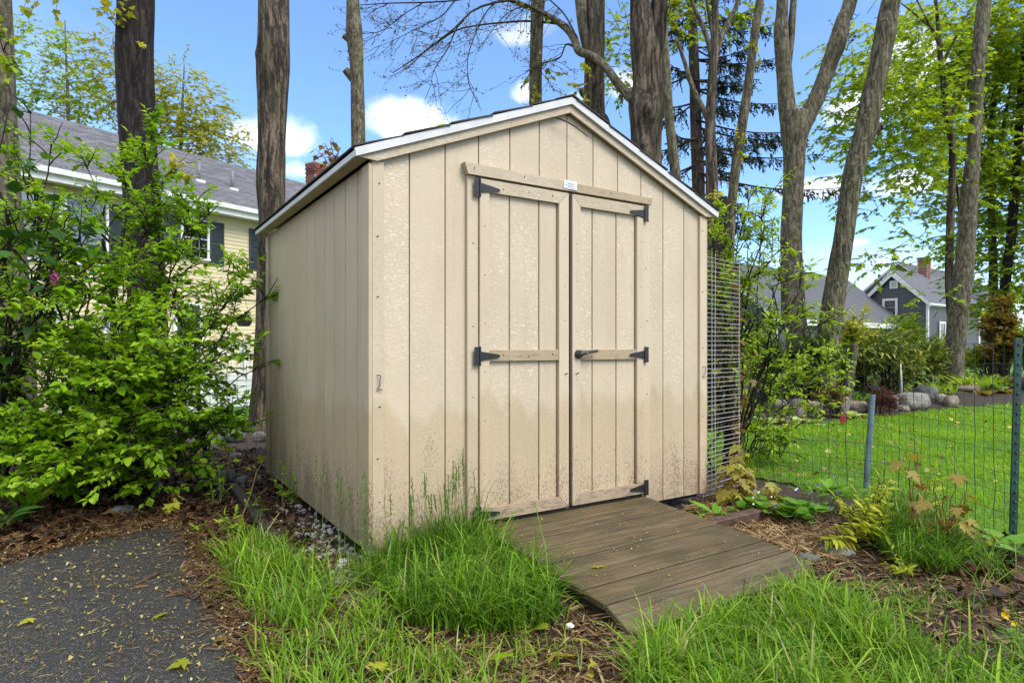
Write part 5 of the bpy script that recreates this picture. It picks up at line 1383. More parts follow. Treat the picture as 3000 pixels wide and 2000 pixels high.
# ------------------------------------------------------------------ small plants
def rosette(name, label, base, n_, size, tm, key, mat, tint=.5, lift=(.2, 1.0), cat='plant', group=None, stalk=0.0, hr=0.0, fl=None):
    fz = 1.0 if key in 's' else .5
    lv = Leaves(); st = []; base = np.asarray(base, float)
    for i in range(n_):
        a_ = rng.uniform(0, 2*np.pi); u_ = rng.uniform(*lift)
        d = norm(np.array([np.cos(a_), np.sin(a_), u_]))
        p0 = base+np.array([rng.normal(0, hr), rng.normal(0, hr), 0])
        p1 = p0+d*stalk*rng.uniform(.4, 1.1)+UP*stalk*.3
        if stalk: st.append((np.array([p0, (p0+p1)/2+UP*.01, p1]), [.0018]*3))
        dl = d*np.array([1, 1, fz])
        lv.add(p1[None], dl[None], (UP-.4*np.array([d[0], d[1], 0])+.25*rv())[None], np.array([size*rng.uniform(.6, 1.2)]), np.array([np.clip(tint+rng.normal(0, .2), 0, 1)]))
    r = plant(name, label, cat, base, st, lv, (tm, key), tm, mat, M_twigg, 300, group=group, minpx=3)
    for (mt, c_, nn, hh, sp) in (fl or []):
        for i in range(nn):
            p = base+np.array([rng.normal(0, sp), rng.normal(0, sp)*.7, hh*rng.uniform(.6, 1.1)])
            mb = MB()
            for k in range(5):
                a_ = 2*np.pi*k/5; q = np.array([np.cos(a_), -.5, np.sin(a_)])*c_
                v = np.array([p, p+q*.5+np.array([-q[2], 0, q[0]])*.4, p+q, p+q*.5-np.array([-q[2], 0, q[0]])*.4]); mb.add((v-base, [(0, 1, 2, 3)]))
            mb.part('flower', mt, r)
    return r
rosette('violet_plant', 'round leaved violet with purple flowers by the wire fence', G(2340, 1525), 40, .085, T_round, 'r', M_lf_violet, .5, (.3, 1.2), stalk=.09, hr=.07, fl=[(M_purple, .010, 4, .17, .12)])
rosette('violet_plant', 'round leaved plant with small white flowers beneath the bronze seedling', G(2255, 1512), 40, .08, T_round, 'r', M_lf_violet, .4, (.4, 1.3), stalk=.08, hr=.08, fl=[(M_white_fl, .008, 9, .17, .12)])
rosette('violet_plant', 'tall leaved violet with purple flowers in front of the lawn fence', G(2420, 1490), 44, .095, T_oval, 'o', M_lf_violet, .6, (.6, 1.6), stalk=.12, hr=.09, fl=[(M_purple, .010, 4, .2, .14)])
rosette('dandelion_plant', 'flat dandelion rosette at the right corner of the ramp', G(2095, 1512), 22, .17, T_long, 'l', M_lf_violet, .8, (.5, 1.8))
rosette('broadleaf_weed', 'clump of round leaved weeds by the purple and gold plants', G(2680, 1530), 24, .07, T_round, 'r', M_lf_violet, .45, (.3, 1.2), stalk=.09, hr=.08)
rosette('broadleaf_weed', 'large leaved plant cut off by the left edge of the picture', G(-10, 1560), 14, .16, T_cherry, 'c', M_lf_lilac, .7, (.3, 1.4), stalk=.1)
rosette('broadleaf_weed', 'broad weed growing at the foot of the right green post', G(2985, 1640), 16, .08, T_round, 'r', M_lf_violet, .8, (.3, 1.3), stalk=.08, hr=.05)
rosette('broadleaf_weed', 'small round leaved weed at the edge of the tall grass before the ramp', G(1562, 1845), 5, .06, T_round, 'r', M_lf_sap, .8, (.2, .9), stalk=.02)
for lab, q in (('upright daylily tuft under the left of the big shrub', (80, 1490)), ):
    rosette('daylily_clump', lab, G(*q), 22, .42, T_strap, 's', M_lf_shrub, .45, (.9, 2.2), hr=.03)
def weed(label, base, tips, size, mat=M_lf_sap, k=10, tint=.4, tm=T_cherry, key='c', group='weeds along the shed', name='leafy_weed', smat=M_twigg):
    st = []; lv = Leaves()
    for t in tips:
        p = bow(base+np.array([rng.normal(0, .03), rng.normal(0, .03), 0]), t, .03, 7, .03); st.append((p, np.linspace(.0035, .0015, 7)))
        twig_leaves(lv, p[1:], k, size, tint, droop=.1, spread=1.2)
    return plant(name, label, 'plant', base, st, lv, (tm, key), tm, mat, smat, 300, group=group, minpx=4)
b = G(850, 1480); weed('leafy green weed leaning on the side wall of the shed', b, [P(825, 1360, b[1]+.1), P(840, 1390, b[1]), P(862, 1400, b[1]-.05), P(805, 1410, b[1]), P(850, 1440, b[1]-.08), P(870, 1450, b[1])], .05, k=11)
b = G(745, 1510); weed('small sprawling weed between timber and shed wall', b, [P(735, 1440, b[1]), P(760, 1450, b[1]), P(720, 1470, b[1]), P(765, 1480, b[1])], .045, k=9)
b = G(670, 1570); weed('bright leafy weed at the corner of the driveway', b, [P(660, 1510, b[1]), P(690, 1500, b[1]), P(640, 1530, b[1]), P(720, 1540, b[1]-.05), P(700, 1530, b[1])], .055, k=9, tint=.7)
b = G(590, 1570); weed('low weed with small leaves at the end of the driveway', b, [P(570, 1545, b[1]), P(600, 1530, b[1]), P(610, 1555, b[1])], .04, k=8, tint=.6)
b = G(630, 1480); weed('thin stemmed weeds in front of the left green post', b, [P(640, 1370, b[1]), P(660, 1390, b[1]), P(620, 1430, b[1]), P(680, 1420, b[1]), P(600, 1450, b[1])], .045, k=9)
b = G(2545, 1600); weed('golden yellow green spirea bush below the blue grey post', b, [P(2590, 1375, b[1]+.1), P(2575, 1400, b[1]), P(2600, 1420, b[1]), P(2550, 1450, b[1]-.05), P(2510, 1450, b[1]), P(2470, 1470, b[1]-.05), P(2450, 1460, b[1]), P(2530, 1490, b[1]-.1), P(2580, 1490, b[1]-.05), P(2490, 1530, b[1]-.12), P(2430, 1575, b[1]-.15), P(2410, 1580, b[1]-.1), P(2470, 1570, b[1]-.15), P(2600, 1460, b[1]), P(2565, 1440, b[1]), P(2540, 1470, b[1]-.08), P(2500, 1490, b[1]-.05), P(2520, 1520, b[1]-.12), P(2560, 1540, b[1]-.12), P(2590, 1540, b[1]-.1), P(2480, 1500, b[1]), P(2585, 1445, b[1]+.08), P(2460, 1540, b[1]-.1)], .062, M_lf_gold, 24, .6, T_long, 'l', 'garden plants along the fence', 'spirea_bush', M_twig)
b = G(2640, 1690); weed('small gold leaved shoots in the grass below the spirea', b, [P(2610, 1600, b[1]), P(2640, 1640, b[1]-.05), P(2600, 1650, b[1]-.08), P(2660, 1660, b[1]-.1), P(2630, 1660, b[1]-.1)], .05, M_lf_gold, 9, .35, T_long, 'l', 'garden plants along the fence', 'spirea_bush', M_twigg)
b = G(2720, 1560); weed('yellow green leafy sprig rising between the bronze seedlings', b, [P(2745, 1370, b[1]), P(2760, 1380, b[1]), P(2735, 1385, b[1])], .06, M_lf_sap, 7, .8, group='garden plants along the fence')

# ------------------------------------------------------------------ the garden bed beyond the lawn
def bushy(name, label, px, py0, py1, wpx, Y, size, tm, key, far, mat, n_tips=14, tint=.5, smat=M_twig, k=7, group='shrubs in the garden bed', n_obj=120, n1=6.5, l1=.3, l2=.16):
    n_tips = int(n_tips*1.5); size *= 1.15
    base = onp(px, Y); tips = []
    for i in range(n_tips):
        a_ = rng.uniform(-1, 1); h_ = math.sqrt(max(0, 1-a_*a_))
        t_ = rng.uniform(.45, 1)**.7
        tips.append(P(px+a_*wpx/2*t_, py1-(py1-py0)*(.15+.85*h_*t_), Y+rng.uniform(-.5, .5)*wpx*Y/FPX))
    st, lv = grow(base, tips, .014, n1, l1, 4, l2, k, size, tint=tint, spread_base=.1, t0=.35)
    return plant(name, label, 'shrub', base, st, lv, (tm, key), far, mat, smat, n_obj, group=group, minpx=6)
bushy('rhododendron', 'dark glossy rhododendron behind the stones between the two big trunks', 2390, 990, 1165, 150, 10.6, .11, T_long, 'l', T_long4, M_lf_rhodo, 14, .35)
bushy('rhododendron', 'broad rhododendron right of the leaning trunk with yellowing new leaves', 2600, 985, 1160, 230, 11.4, .12, T_long, 'l', T_long4, M_lf_rhodo, 20, .62)
bushy('rhododendron', 'rhododendron behind the long flat boulder', 2700, 1010, 1160, 170, 12.8, .12, T_long, 'l', T_long4, M_lf_rhodo, 16, .6)
bushy('rhododendron', 'low rhododendron filling in behind the small snag', 2520, 1030, 1165, 150, 12.6, .12, T_long, 'l', T_long4, M_lf_rhodo, 14, .7)
bushy('garden_shrub', 'low yellow green shrub left of the pale pruned trunk', 2770, 1050, 1135, 90, 14.2, .09, T_oval, 'o', T_oval4, M_lf_sap, 10, .5)
bushy('azalea_bush', 'golden leaved shrub rising right beside the leaning trunk', 2505, 935, 1110, 110, 11.6, .075, T_oval, 'o', T_oval4, M_lf_mapleY, 12, .62)
bushy('rhododendron', 'shaded rhododendron behind the y shaped trunk', 2260, 1000, 1170, 160, 11.2, .11, T_long, 'l', T_long4, M_lf_rhodo, 14, .45)
bushy('garden_shrub', 'light green feathery shrub in front of the slate house door', 2650, 930, 1060, 120, 17, .07, T_oval, 'o', T_oval4, M_lf_sap, 14, .6)
bushy('garden_shrub', 'loose green shrub at the corner of the slate house', 2760, 1010, 1090, 120, 16, .09, T_oval, 'o', T_oval4, M_lf_maple, 12, .4)
bushy('garden_shrub', 'reddish young shrub between the dark trunks at the right', 2930, 880, 1110, 110, 14.5, .08, T_maple, 'm', T_maple10, M_lf_bronze, 12, .3)
bushy('garden_shrub', 'green undergrowth shrub right of the pale pruned trunk', 2880, 1010, 1110, 120, 15, .09, T_oval, 'o', T_oval4, M_lf_maple, 12, .35)
bushy('garden_shrub', 'green undergrowth shrub behind the right green post', 3010, 960, 1130, 130, 14.5, .1, T_oval, 'o', T_oval4, M_lf_maple, 12, .45)
bushy('garden_shrub', 'dark evergreen shrub in front of the slate house wing', 2200, 960, 1120, 170, 16, .09, T_oval, 'o', T_oval4, M_lf_rhodo, 16, .3)
bushy('garden_shrub', 'green shrub beneath the eave of the slate house wing', 2480, 990, 1080, 170, 19, .1, T_oval, 'o', T_oval4, M_lf_maple, 14, .4)
bushy('garden_shrub', 'russet stemmed perennial in front of the leaning trunk', 2440, 1130, 1225, 70, 9.6, .06, T_long, 'l', T_long4, M_lf_bronze, 10, .2, l1=.16, l2=.1)
bushy('garden_shrub', 'dark red leaved perennial beside the blue grey post', 2592, 1150, 1222, 60, 9.7, .07, T_long, 'l', T_long4, M_lf_dark, 10, .5, smat=M_twigr, l1=.14, l2=.1)
rosette('hosta_plant', 'variegated hosta left of the blue grey post', onp(2502, 9.5), 40, .24, T_wide, 'w', M_lf_hosta, .6, (.3, 1.2), group='plants in the garden bed', hr=.05)
rosette('hosta_plant', 'pale variegated hosta below the stones near the shed', onp(2355, 8.9), 36, .2, T_wide, 'w', M_lf_hosta, .65, (.3, 1.1), group='plants in the garden bed', hr=.08)
rosette('hosta_plant', 'pale hosta half hidden by the leafy shrub', onp(2260, 8.9), 36, .2, T_wide, 'w', M_lf_hosta, .5, (.3, 1.1), group='plants in the garden bed', hr=.1)
rosette('daylily_clump', 'bright green daylily clump in front of the pale pruned trunk', onp(2835, 11.8), 70, .40, T_strap, 's', M_lf_sap, .75, (.7, 2.5), group='plants in the garden bed', hr=.12)
rosette('daylily_clump', 'smaller daylily tuft left of the bright clump', onp(2760, 11.4), 40, .32, T_strap, 's', M_lf_sap, .6, (.6, 2.2), group='plants in the garden bed', hr=.1)
rosette('daylily_clump', 'leafy daylily tuft among the stones behind the hosta', onp(2520, 10.6), 40, .42, T_strap, 's', M_lf_violet, .8, (.7, 2.2), group='plants in the garden bed', hr=.16)
rosette('daylily_clump', 'grassy tuft right of the bright daylily clump', onp(2900, 12.2), 36, .4, T_strap, 's', M_lf_sap, .45, (.7, 2.2), group='plants in the garden bed', hr=.12)
rosette('sedum_mound', 'left tan and green sedum mound at the lawn edge', onp(2888, 11.3), 46, .13, T_oval, 'o', M_lf_bronze, .5, (.7, 2.5), group='plants in the garden bed', hr=.06)
rosette('sedum_mound', 'right tan and green sedum mound at the lawn edge', onp(2942, 11.5), 46, .13, T_oval, 'o', M_lf_bronze, .55, (.7, 2.5), group='plants in the garden bed', hr=.06)
rosette('broadleaf_weed', 'pale yellow green leafy plant between the two sedum mounds', onp(2916, 11.4), 20, .15, T_round, 'r', M_lf_hosta, .4, (.5, 2), group='plants in the garden bed', stalk=.1)
# stones of the bed edge
def rock(label, px, py0, py1, wpx, mat, Y=None, dy=.8, group='stones edging the garden bed'):
    b = G(px, py1) if Y is None else onp(px, Y)
    Y = b[1]; w_ = wpx*Y/FPX/2; h = (py1-py0)*Y/FPX
    n_, m_ = 14, 9
    V = []; F_ = []
    sd = rng.uniform(0, 50)
    for j in range(m_+1):
        ph = np.pi*(j/m_-.5)
        for i in range(n_):
            a_ = 2*np.pi*i/n_
            q = np.array([np.cos(ph)*np.cos(a_), np.cos(ph)*np.sin(a_), np.sin(ph)])
            q = np.sign(q)*np.abs(q)**.78
            k = 1+.26*vnoise(q[0]*2.2+sd, q[1]*2.2+q[2]*1.7, sd)+.05*vnoise(q[0]*6+sd, q[2]*6+q[1]*4, sd)
            V.append(q*k*np.array([w_, w_*dy, h*.58])+np.array([0, 0, h*.42]))
    for j in range(m_):
        for i in range(n_): F_.append((j*n_+i, j*n_+(i+1) % n_, (j+1)*n_+(i+1) % n_, (j+1)*n_+i))
    o = part('boulder', np.array(V)+b, F_, mat, smooth=True)
    return tag(o, label, 'stone', group)
rock('round grey stone at the left end of the bed, behind the shrub', 2283, 1168, 1196, 42, M_rock1)
rock('mossy grey stone second in the row of bed stones', 2335, 1168, 1198, 50, M_rock1)
rock('small pointed stone in front of the mossy grey one', 2345, 1192, 1222, 34, M_rock2)
rock('wide pinkish stone left of the leaning trunk', 2385, 1174, 1206, 52, M_rock2)
rock('upright pale stone behind the variegated hosta', 2470, 1160, 1212, 34, M_rock1)
rock('rounded pinkish stone right behind the variegated hosta', 2508, 1173, 1206, 56, M_rock2)
rock('small grey stone tucked left of the blue grey post', 2548, 1186, 1206, 26, M_rock1)
rock('large grey stone behind the dark red perennial', 2592, 1153, 1202, 72, M_rock1)
rock('long flat pale boulder, the largest of the bed', 2672, 1150, 1194, 98, M_rock1)
rock('dark mossy boulder behind the long flat pale one', 2710, 1128, 1170, 62, M_rock3)
rock('small grey stone right of the dark mossy boulder', 2756, 1152, 1182, 30, M_rock1)
rock('tan stone at the foot of the daylily clump', 2786, 1158, 1190, 38, M_rock2)
rock('flat pale slab behind the daylily clump', 2832, 1127, 1147, 70, M_rock2)
rock('half buried stone right of the pale pruned trunk', 2884, 1110, 1130, 40, M_rock1)
rock('grey stone seen through the white wire panel', 2150, 1180, 1210, 36, M_rock3)
rock('reddish stone seen low through the white wire panel', 2104, 1195, 1222, 34, M_rock2)
rock('flat pale stone in the ivy right of the blue grey post', 2640, 1186, 1202, 44, M_rock2)
for i, (px_, py0, py1, w_, l_) in enumerate([(648, 1274, 1290, 28, 'left one of the pale stones by the shaggy trunk'), (690, 1264, 1294, 52, 'middle one of the pale stones by the shaggy trunk'), (762, 1264, 1292, 40, 'pale stone against the far corner of the shed'), (665, 1375, 1412, 46, 'grey stone lying under the left green post'), (706, 1395, 1420, 38, 'grey stone beside the far shed corner weeds'), (360, 1480, 1502, 60, 'dark flat stone at the edge of the driveway litter'), (690, 1325, 1345, 32, 'white round stone behind the left green post')]):
    rock(l_, px_, py0, py1, w_, M_rock1 if i in (2, 6) else M_rock3, group='stones left of the shed')
rock('flat wet slate stone below the golden spirea', 2455, 1605, 1624, 90, M_rock3, group='stones right of the ramp')
rock('brown flat stone left of the wet slate stone', 2370, 1622, 1640, 60, M_rock3, group='stones right of the ramp')
# weathered snag, white stake, log
v, f, pts, rad = trunk_mesh([(2502, 1005, 18), (2500, 1040, 24), (2490, 1090, 26), (2484, 1150, 30)], 10.4, seed=91)
sn = thing('tree_stump', 'short weathered snag between leaning trunk and rhododendron', 'stump', pts[-1]); part('trunk', v-pts[-1], f, M_barkD, sn, smooth=True)
b = onp(2643, 10.9); tag(part('garden_stake', *tube([b-UP*.05, P(2640, 1110, 10.9), P(2637, 1062, 10.9)], .016, 8), M_wht, smooth=True), 'thin white stake standing behind the long flat boulder', 'stake')
b0, b1 = G(2895, 1122), G(3090, 1165)
v, f = tube(smooth_path([np.r_[b0+UP*.06], np.r_[(b0+b1)/2+UP*.15], np.r_[b1+UP*.15]], 14), np.linspace(.06, .2, 14), 14)
v = v+rng.normal(0, .008, v.shape)
tag(part('fallen_log', v, f, plain('reddish_log', (.13, .055, .025), .6, .5, 12, .8, 40), smooth=True), 'reddish brown log lying behind the bed at the right edge', 'log')
b = G(2470, 1248); tag(part('plant_tag', *cbox(b[0]-.04, b[0]+.035, b[1]-.006, b[1]+.006, b[2]-.02, b[2]+.16), M_red), 'small dark red marker at the edge of the lawn', 'marker')

# ------------------------------------------------------------------ fences
def post_t(name, label, a, b, mat, w_=.032, studs=True, cat='post'):
    a, b = np.asarray(a, float), np.asarray(b, float)
    r = thing(name, label, cat, a)
    d = b-a; lean = np.array([d[0]/d[2], d[1]/d[2]])
    def sh(V): V = V.copy(); V[:, 0] += lean[0]*V[:, 2]; V[:, 1] += lean[1]*V[:, 2]; return V
    v, f = cbox(-w_/2, w_/2, -.003, .003, -.15, d[2], b=.001); part('flange', sh(v), f, mat, r)
    v, f = cbox(-.003, .003, .0035, .03, -.15, d[2], b=.001); part('web', sh(v), f, mat, r)
    if studs:
        z = .06
        while z < d[2]-.03:
            v, f = cbox(-.006, .006, -.011, -.0032, z-.007, z+.007, b=.002); part('stud', sh(v), f, mat, r); z += .056
    return r
pb = G(615, 1428); post_t('fence_post', 'dark green steel post behind the big shrub left of the shed', pb, P(566, 1040, pb[1]), M_postg, .036, group if False else True)
p2 = FENCE[0]; post_t('fence_post', 'dark green steel post behind the white wire panel', np.r_[p2[:2], float(terr(*p2[:2]))], P(1500+FPX*p2[0]/p2[1]+4, 985, p2[1]), M_postg, .05)
p3 = np.r_[FENCE[2][:2], float(terr(*FENCE[2][:2]))]; post_t('fence_post', 'tall dark green steel post with bright studs at the right edge', p3, P(2985, 990, p3[1]), M_postg, .042)
g0 = G(2536, 1452); g1 = P(2556, 1155, g0[1])
gp = thing('fence_post', 'leaning blue grey metal post in the middle of the wire fence', 'post', g0)
th_ = np.linspace(-.6*np.pi, .6*np.pi, 9)
prof = np.stack([np.sin(th_)*.021, -np.cos(th_)*.021], 1)
Vp = []; 
for z_, rr in ((-.15, 1), (0, 1), ((g1-g0)[2], 1)):
    for sc_ in (1.0, .86):
        for q in prof: Vp.append([q[0]*sc_+(g1-g0)[0]*z_/(g1-g0)[2], q[1]*sc_, z_])
n_ = 9; Fp = []
for l_ in range(2):
    for s_ in range(2):
        o0, o1 = (l_*2+s_)*n_, ((l_+1)*2+s_)*n_
        Fp += [(o0+i, o0+i+1, o1+i+1, o1+i) for i in range(n_-1)]
for i in range(n_-1): Fp.append((4*n_+i, 4*n_+i+1, 5*n_+i+1, 5*n_+i))
part('channel', np.array(Vp), Fp, M_postb, gp)
for z_ in np.arange(.12, (g1-g0)[2], .1):
    part('hole', *tube([(.004*z_, -.0216, z_), (.004*z_, -.0206, z_)], .004, 6), M_dark, gp)
def wire_fence(name, label, line, top, rows, vsp, rad=.0013, sag=.012, mat=M_wire, group=None):
    line = [np.asarray(p, float)[:2] for p in line]
    seg = [np.linalg.norm(b-a) for a, b in zip(line[:-1], line[1:])]; tot = sum(seg)
    def at(s):
        for a, b, l_ in zip(line[:-1], line[1:], seg):
            if s <= l_+1e-9: return a+(b-a)*s/l_
            s -= l_
        return line[-1]
    base = np.r_[at(tot/2), float(terr(*at(tot/2)))]
    root = thing(name, label, 'fence', base, group=group)
    mb = MB()
    ss = np.arange(0, tot+1e-6, vsp)
    for h in rows:
        pts = np.array([np.r_[at(s)+rng.normal(0, .0015, 2), terr(*at(s))+h*top+sag*math.sin(s*3.1+h*5)+.003*rng.normal()] for s in ss])
        mb.add(tube(pts-base, rad, 4))
    for i, s in enumerate(ss):
        hs = np.linspace(0, 1, 9); wob = rng.normal(0, .005, 9); c = at(s); dirn = norm(at(min(s+.1, tot))-at(max(s-.1, 0)))
        pts = np.array([np.r_[c+dirn*w_, terr(*c)+h*top+sag*math.sin(s*3.1)] for h, w_ in zip(hs, wob)])
        mb.add(tube(pts-base, rad*(1.9 if i % 9 in (4, 6) else 1), 4))
    mb.part('wire_mesh', mat, root)
    return root
rows = [0.02, .13, .24, .35, .46, .57, .68, .79, .90, 1.0]
wire_fence('wire_fence', 'rusty wire mesh fence between the shed and the neighbouring lawn', [(1.80, 4.88), (1.9, 5.40), (2.63, 4.575), (2.86, 3.49), (3.15, 2.2)], 1.12, rows, .062)
sc_ = SW(-.03, D-.02)
wire_fence('wire_fence', 'sagging dark wire mesh fence left of the shed behind the shrub', [sc_[:2], pb[:2]+np.array([.0, .02]), (-3.6, 5.7), (-5.2, 5.9)], .95, rows, .07, sag=.03)
# white welded panel
pa, pbb = np.array([1.372, 4.44]), np.array([1.80, 4.86])
base = np.r_[(pa+pbb)/2, 0.0]
wp = thing('wire_grid_panel', 'white coated wire grid panel fixed beside the right shed corner', 'panel', base)
mb = MB()
ln = np.linalg.norm(pbb-pa); dr2 = (pbb-pa)/ln
for z_ in np.arange(.03, 1.79, .034):
    e = ln*(1 if z_ < .9 or True else .9)
    a_, b_ = np.r_[pa, z_], np.r_[pa+dr2*e, z_+.004*rng.normal()]
    part('cross_wire', *tube(np.array([a_, b_])-base, .0018, 5), M_wirew, wp)
for s_, z1_ in ((.005, 1.80), (.130, 1.81), (.185, 1.80), (.572, 1.78)):
    q = pa+dr2*min(s_, ln-.004)+np.array([dr2[1], -dr2[0]])*.004
    part('upright_wire', *tube(np.array([np.r_[q, .0], np.r_[q+rng.normal(0, .004, 2), .9], np.r_[q, z1_]])-base, 0.0024, 5), M_wirew, wp)
# ------------------------------------------------------------------ grass
def blades(xy, h, w_, lean, tint, seed=0, dirs=None):
    """curved tapering blades: 7 vertices, 5 triangles each"""
    N = len(xy)
    a = rng.uniform(0, 2*np.pi, N) if dirs is None else dirs+rng.normal(0, .7, N)
    fd = np.stack([np.cos(a), np.sin(a), np.zeros(N)], 1)               # lean direction
    b = a+np.pi/2+rng.normal(0, .5, N); sd = np.stack([np.cos(b), np.sin(b), np.zeros(N)], 1)
    base = np.c_[xy, terr(xy[:, 0], xy[:, 1])-.004]
    V = np.zeros((N, 7, 3))
    for j, (t, ww) in enumerate([(0, .75), (.38, 1.0), (.74, .7)]):
        c = base+UP*(h*t*(1-.12*lean*t))[:, None]+fd*(h*lean*t**1.9)[:, None]
        V[:, 2*j] = c-sd*(w_*ww/2)[:, None]; V[:, 2*j+1] = c+sd*(w_*ww/2)[:, None]
    V[:, 6] = base+UP*(h*(1-.35*np.minimum(lean, 1.6)))[:, None]+fd*(h*lean)[:, None]
    T_ = np.array([(0, 1, 3), (0, 3, 2), (2, 3, 5), (2, 5, 4), (4, 5, 6)])
    F_ = (T_[None]+(np.arange(N)*7)[:, None, None]).reshape(-1, 3)
    return V.reshape(-1, 3), F_, np.repeat(tint, 7)
def sample(poly, dens, mask=None):
    poly = np.asarray([p[:2] for p in poly]); lo, hi = poly.min(0), poly.max(0)
    n_ = int(np.prod(hi-lo)*dens)
    p = rng.uniform(lo, hi, (n_, 2)); p = p[inpoly(p, poly)]
    if mask is not None: p = p[rng.uniform(0, 1, len(p)) < mask(p[:, 0], p[:, 1])]
    return p
def clump(p, amt=.5, r=.02):
    """draw blades together in tufts"""
    n_ = max(1, int(len(p)/14)); c = p[rng.integers(0, len(p), n_)]
    k = rng.integers(0, n_, len(p)); m = rng.uniform(0, 1, len(p)) < amt
    q = p.copy(); q[m] = c[k[m]]+rng.normal(0, r, (m.sum(), 2)); return q
GR = lambda l: [G(*q) for q in l]
ramp_fp = [SW(UL-.0, -.02), SW(UR, -.02), SW(UR, -1.19), SW(UL, -1.19)]
shed_fp = [SW(-.01, -.02), SW(W, -.02), SW(W, D), SW(-.01, D)]
asph2 = np.asarray([p[:2] for p in drive_poly])
def clear(p, tol=True):
    k = ~inpoly(p, [q[:2] for q in ramp_fp]) & ~inpoly(p, [q[:2] for q in shed_fp])
    return p[k]
def grass(name, label, parts_):
    Vs, Fs, Ts = [], [], []; o_ = 0
    for (poly, dens, hm, hs, wd, lean, tint, mask) in parts_:
        p = clear(clump(sample(poly, dens, mask), .45, .018))
        N = len(p)
        if N == 0: continue
        pat = vnoise(p[:, 0]*6, p[:, 1]*6, 4)
        h = np.maximum(.012, hm*(1+.28*pat)*rng.lognormal(0, hs, N))
        v, f, t = blades(p, h, wd*rng.lognormal(-.12, .36, N), np.abs(rng.normal(lean, lean*.55, N)), np.clip(tint+.16*pat+rng.normal(0, .22, N)+np.where(rng.uniform(0, 1, N) < .07, .5, 0), 0, 1))
        Vs.append(v); Fs.append(f+o_); Ts.append(t); o_ += len(v)
    o = part(name, np.vstack(Vs), np.vstack(Fs), M_grass if name != 'lawn_grass' else M_lawn, tint=np.concatenate(Ts))
    return tag(o, label, 'grass', kind='stuff')
bare = lambda s, a, b: (lambda x, y: np.clip((vnoise(x*3.4, y*3.4, s)-a)/(b-a), 0, 1))
# tall unmown clump between shed wall and ramp
A = GR([(1065, 1660), (1170, 1600), (1300, 1570), (1420, 1545), (1480, 1600), (1620, 1745), (1640, 1830), (1500, 1860), (1330, 1860), (1190, 1830), (1100, 1730)])
A2 = [SW(.03, -.03), SW(.58, -.03), SW(.56, -.16), SW(.03, -.14)]
B = GR([(640, 1610), (760, 1590), (880, 1640), (960, 1740), (990, 1800), (900, 1850), (780, 1850), (720, 1800), (660, 1700)])
C1 = GR([(790, 1850), (960, 1830), (1080, 1780), (1180, 1850), (1190, 1960), (1120, 2150), (830, 2150), (760, 1930)])
C2 = GR([(1120, 1880), (1700, 1880), (1760, 2200), (1080, 2200)])
Dp = GR([(1890, 1920), (2030, 1850), (2180, 1790), (2340, 1725), (2440, 1740), (2540, 1800), (2640, 1890), (2780, 1920), (2900, 1930), (3050, 1940), (3900, 1900), (4300, 2200), (1830, 2200), (1860, 1960)])
D2 = GR([(2550, 1700), (3000, 1700), (3050, 1880), (2650, 1840)])
E1 = GR([(2560, 1520), (2640, 1490), (2740, 1560), (2830, 1620), (2800, 1690), (2650, 1680), (2560, 1600)])
E2 = GR([(2750, 1590), (2900, 1640), (2980, 1700), (2900, 1760), (2760, 1690)])
S1p = [SW(-.28, .05), SW(-.02, .0), SW(-.02, -.25), SW(-.28, -.3)]
grass('tall_grass', 'tall unmown grass growing round the shed base, ramp and driveway edge', [
    (A, 11000, .15, .34, .0062, .75, .33, None), (A2, 8500, .24, .28, .0060, .35, .30, None),
    (B, 6500, .11, .36, .0060, .8, .52, bare(1, -.55, .45)), (C1, 5600, .085, .36, .0058, .8, .58, bare(2, -.6, .3)),
    (C2, 3600, .07, .4, .0046, .7, .55, bare(7, -.15, .55)),
    (Dp, 9500, .098, .38, .0060, .8, .48, lambda x, y: np.clip((vnoise(x*3.1, y*3.1, 9)+.62)/.7, .06, 1)),
    (D2, 2600, .10, .4, .0042, .9, .4, bare(5, -.1, .5)),
    (E1, 6000, .17, .3, .0065, .8, .25, None), (E2, 3500, .14, .3, .0045, 1.0, .35, bare(3, -.3, .3)), (S1p, 2600, .16, .4, .0045, .5, .4, bare(2, -.4, .4))])
# seed heads standing in front of the wall
heads = []
for i in range(34):
    u = rng.uniform(.05, .6) if i < 26 else rng.uniform(-.25, -.02); v_ = rng.uniform(-.17, -.05) if i < 26 else rng.uniform(-.2, .3)
    heads.append((SWg(u, v_), rng.uniform(.32, .60)))
sg = MB(); 
root = thing('seeding_grass', 'tall seeding grass stalks standing against the shed front', 'grass', SWg(.3, -.1)); b = SWg(.3, -.1)
for p, h in heads:
    d = np.array([rng.normal(0, .06), rng.normal(0, .06), 1])*h
    pts = bow(p, p+d, .0, 6, .012)
    o = part('stalk', *(lambda vf: (vf[0]-b, vf[1]))(tube(pts, np.linspace(.0014, .0009, 6), 4)), M_twigg, root)
    lv = Leaves(); k = 14
    f = np.linspace(.76, 1, k)[:, None]; pos = pts[-1]*f+pts[0]*(1-f)
    lv.add(pos, norm(d)+rv(k)*.35, rv(k), rng.uniform(.012, .022, k), rng.uniform(.2, .5, k))
    vv, ff, tt = scatter(oval4(.22), *lv.arr()); part('seed_head', vv-b, ff, M_grass, root, tint=tt, kind='stuff')
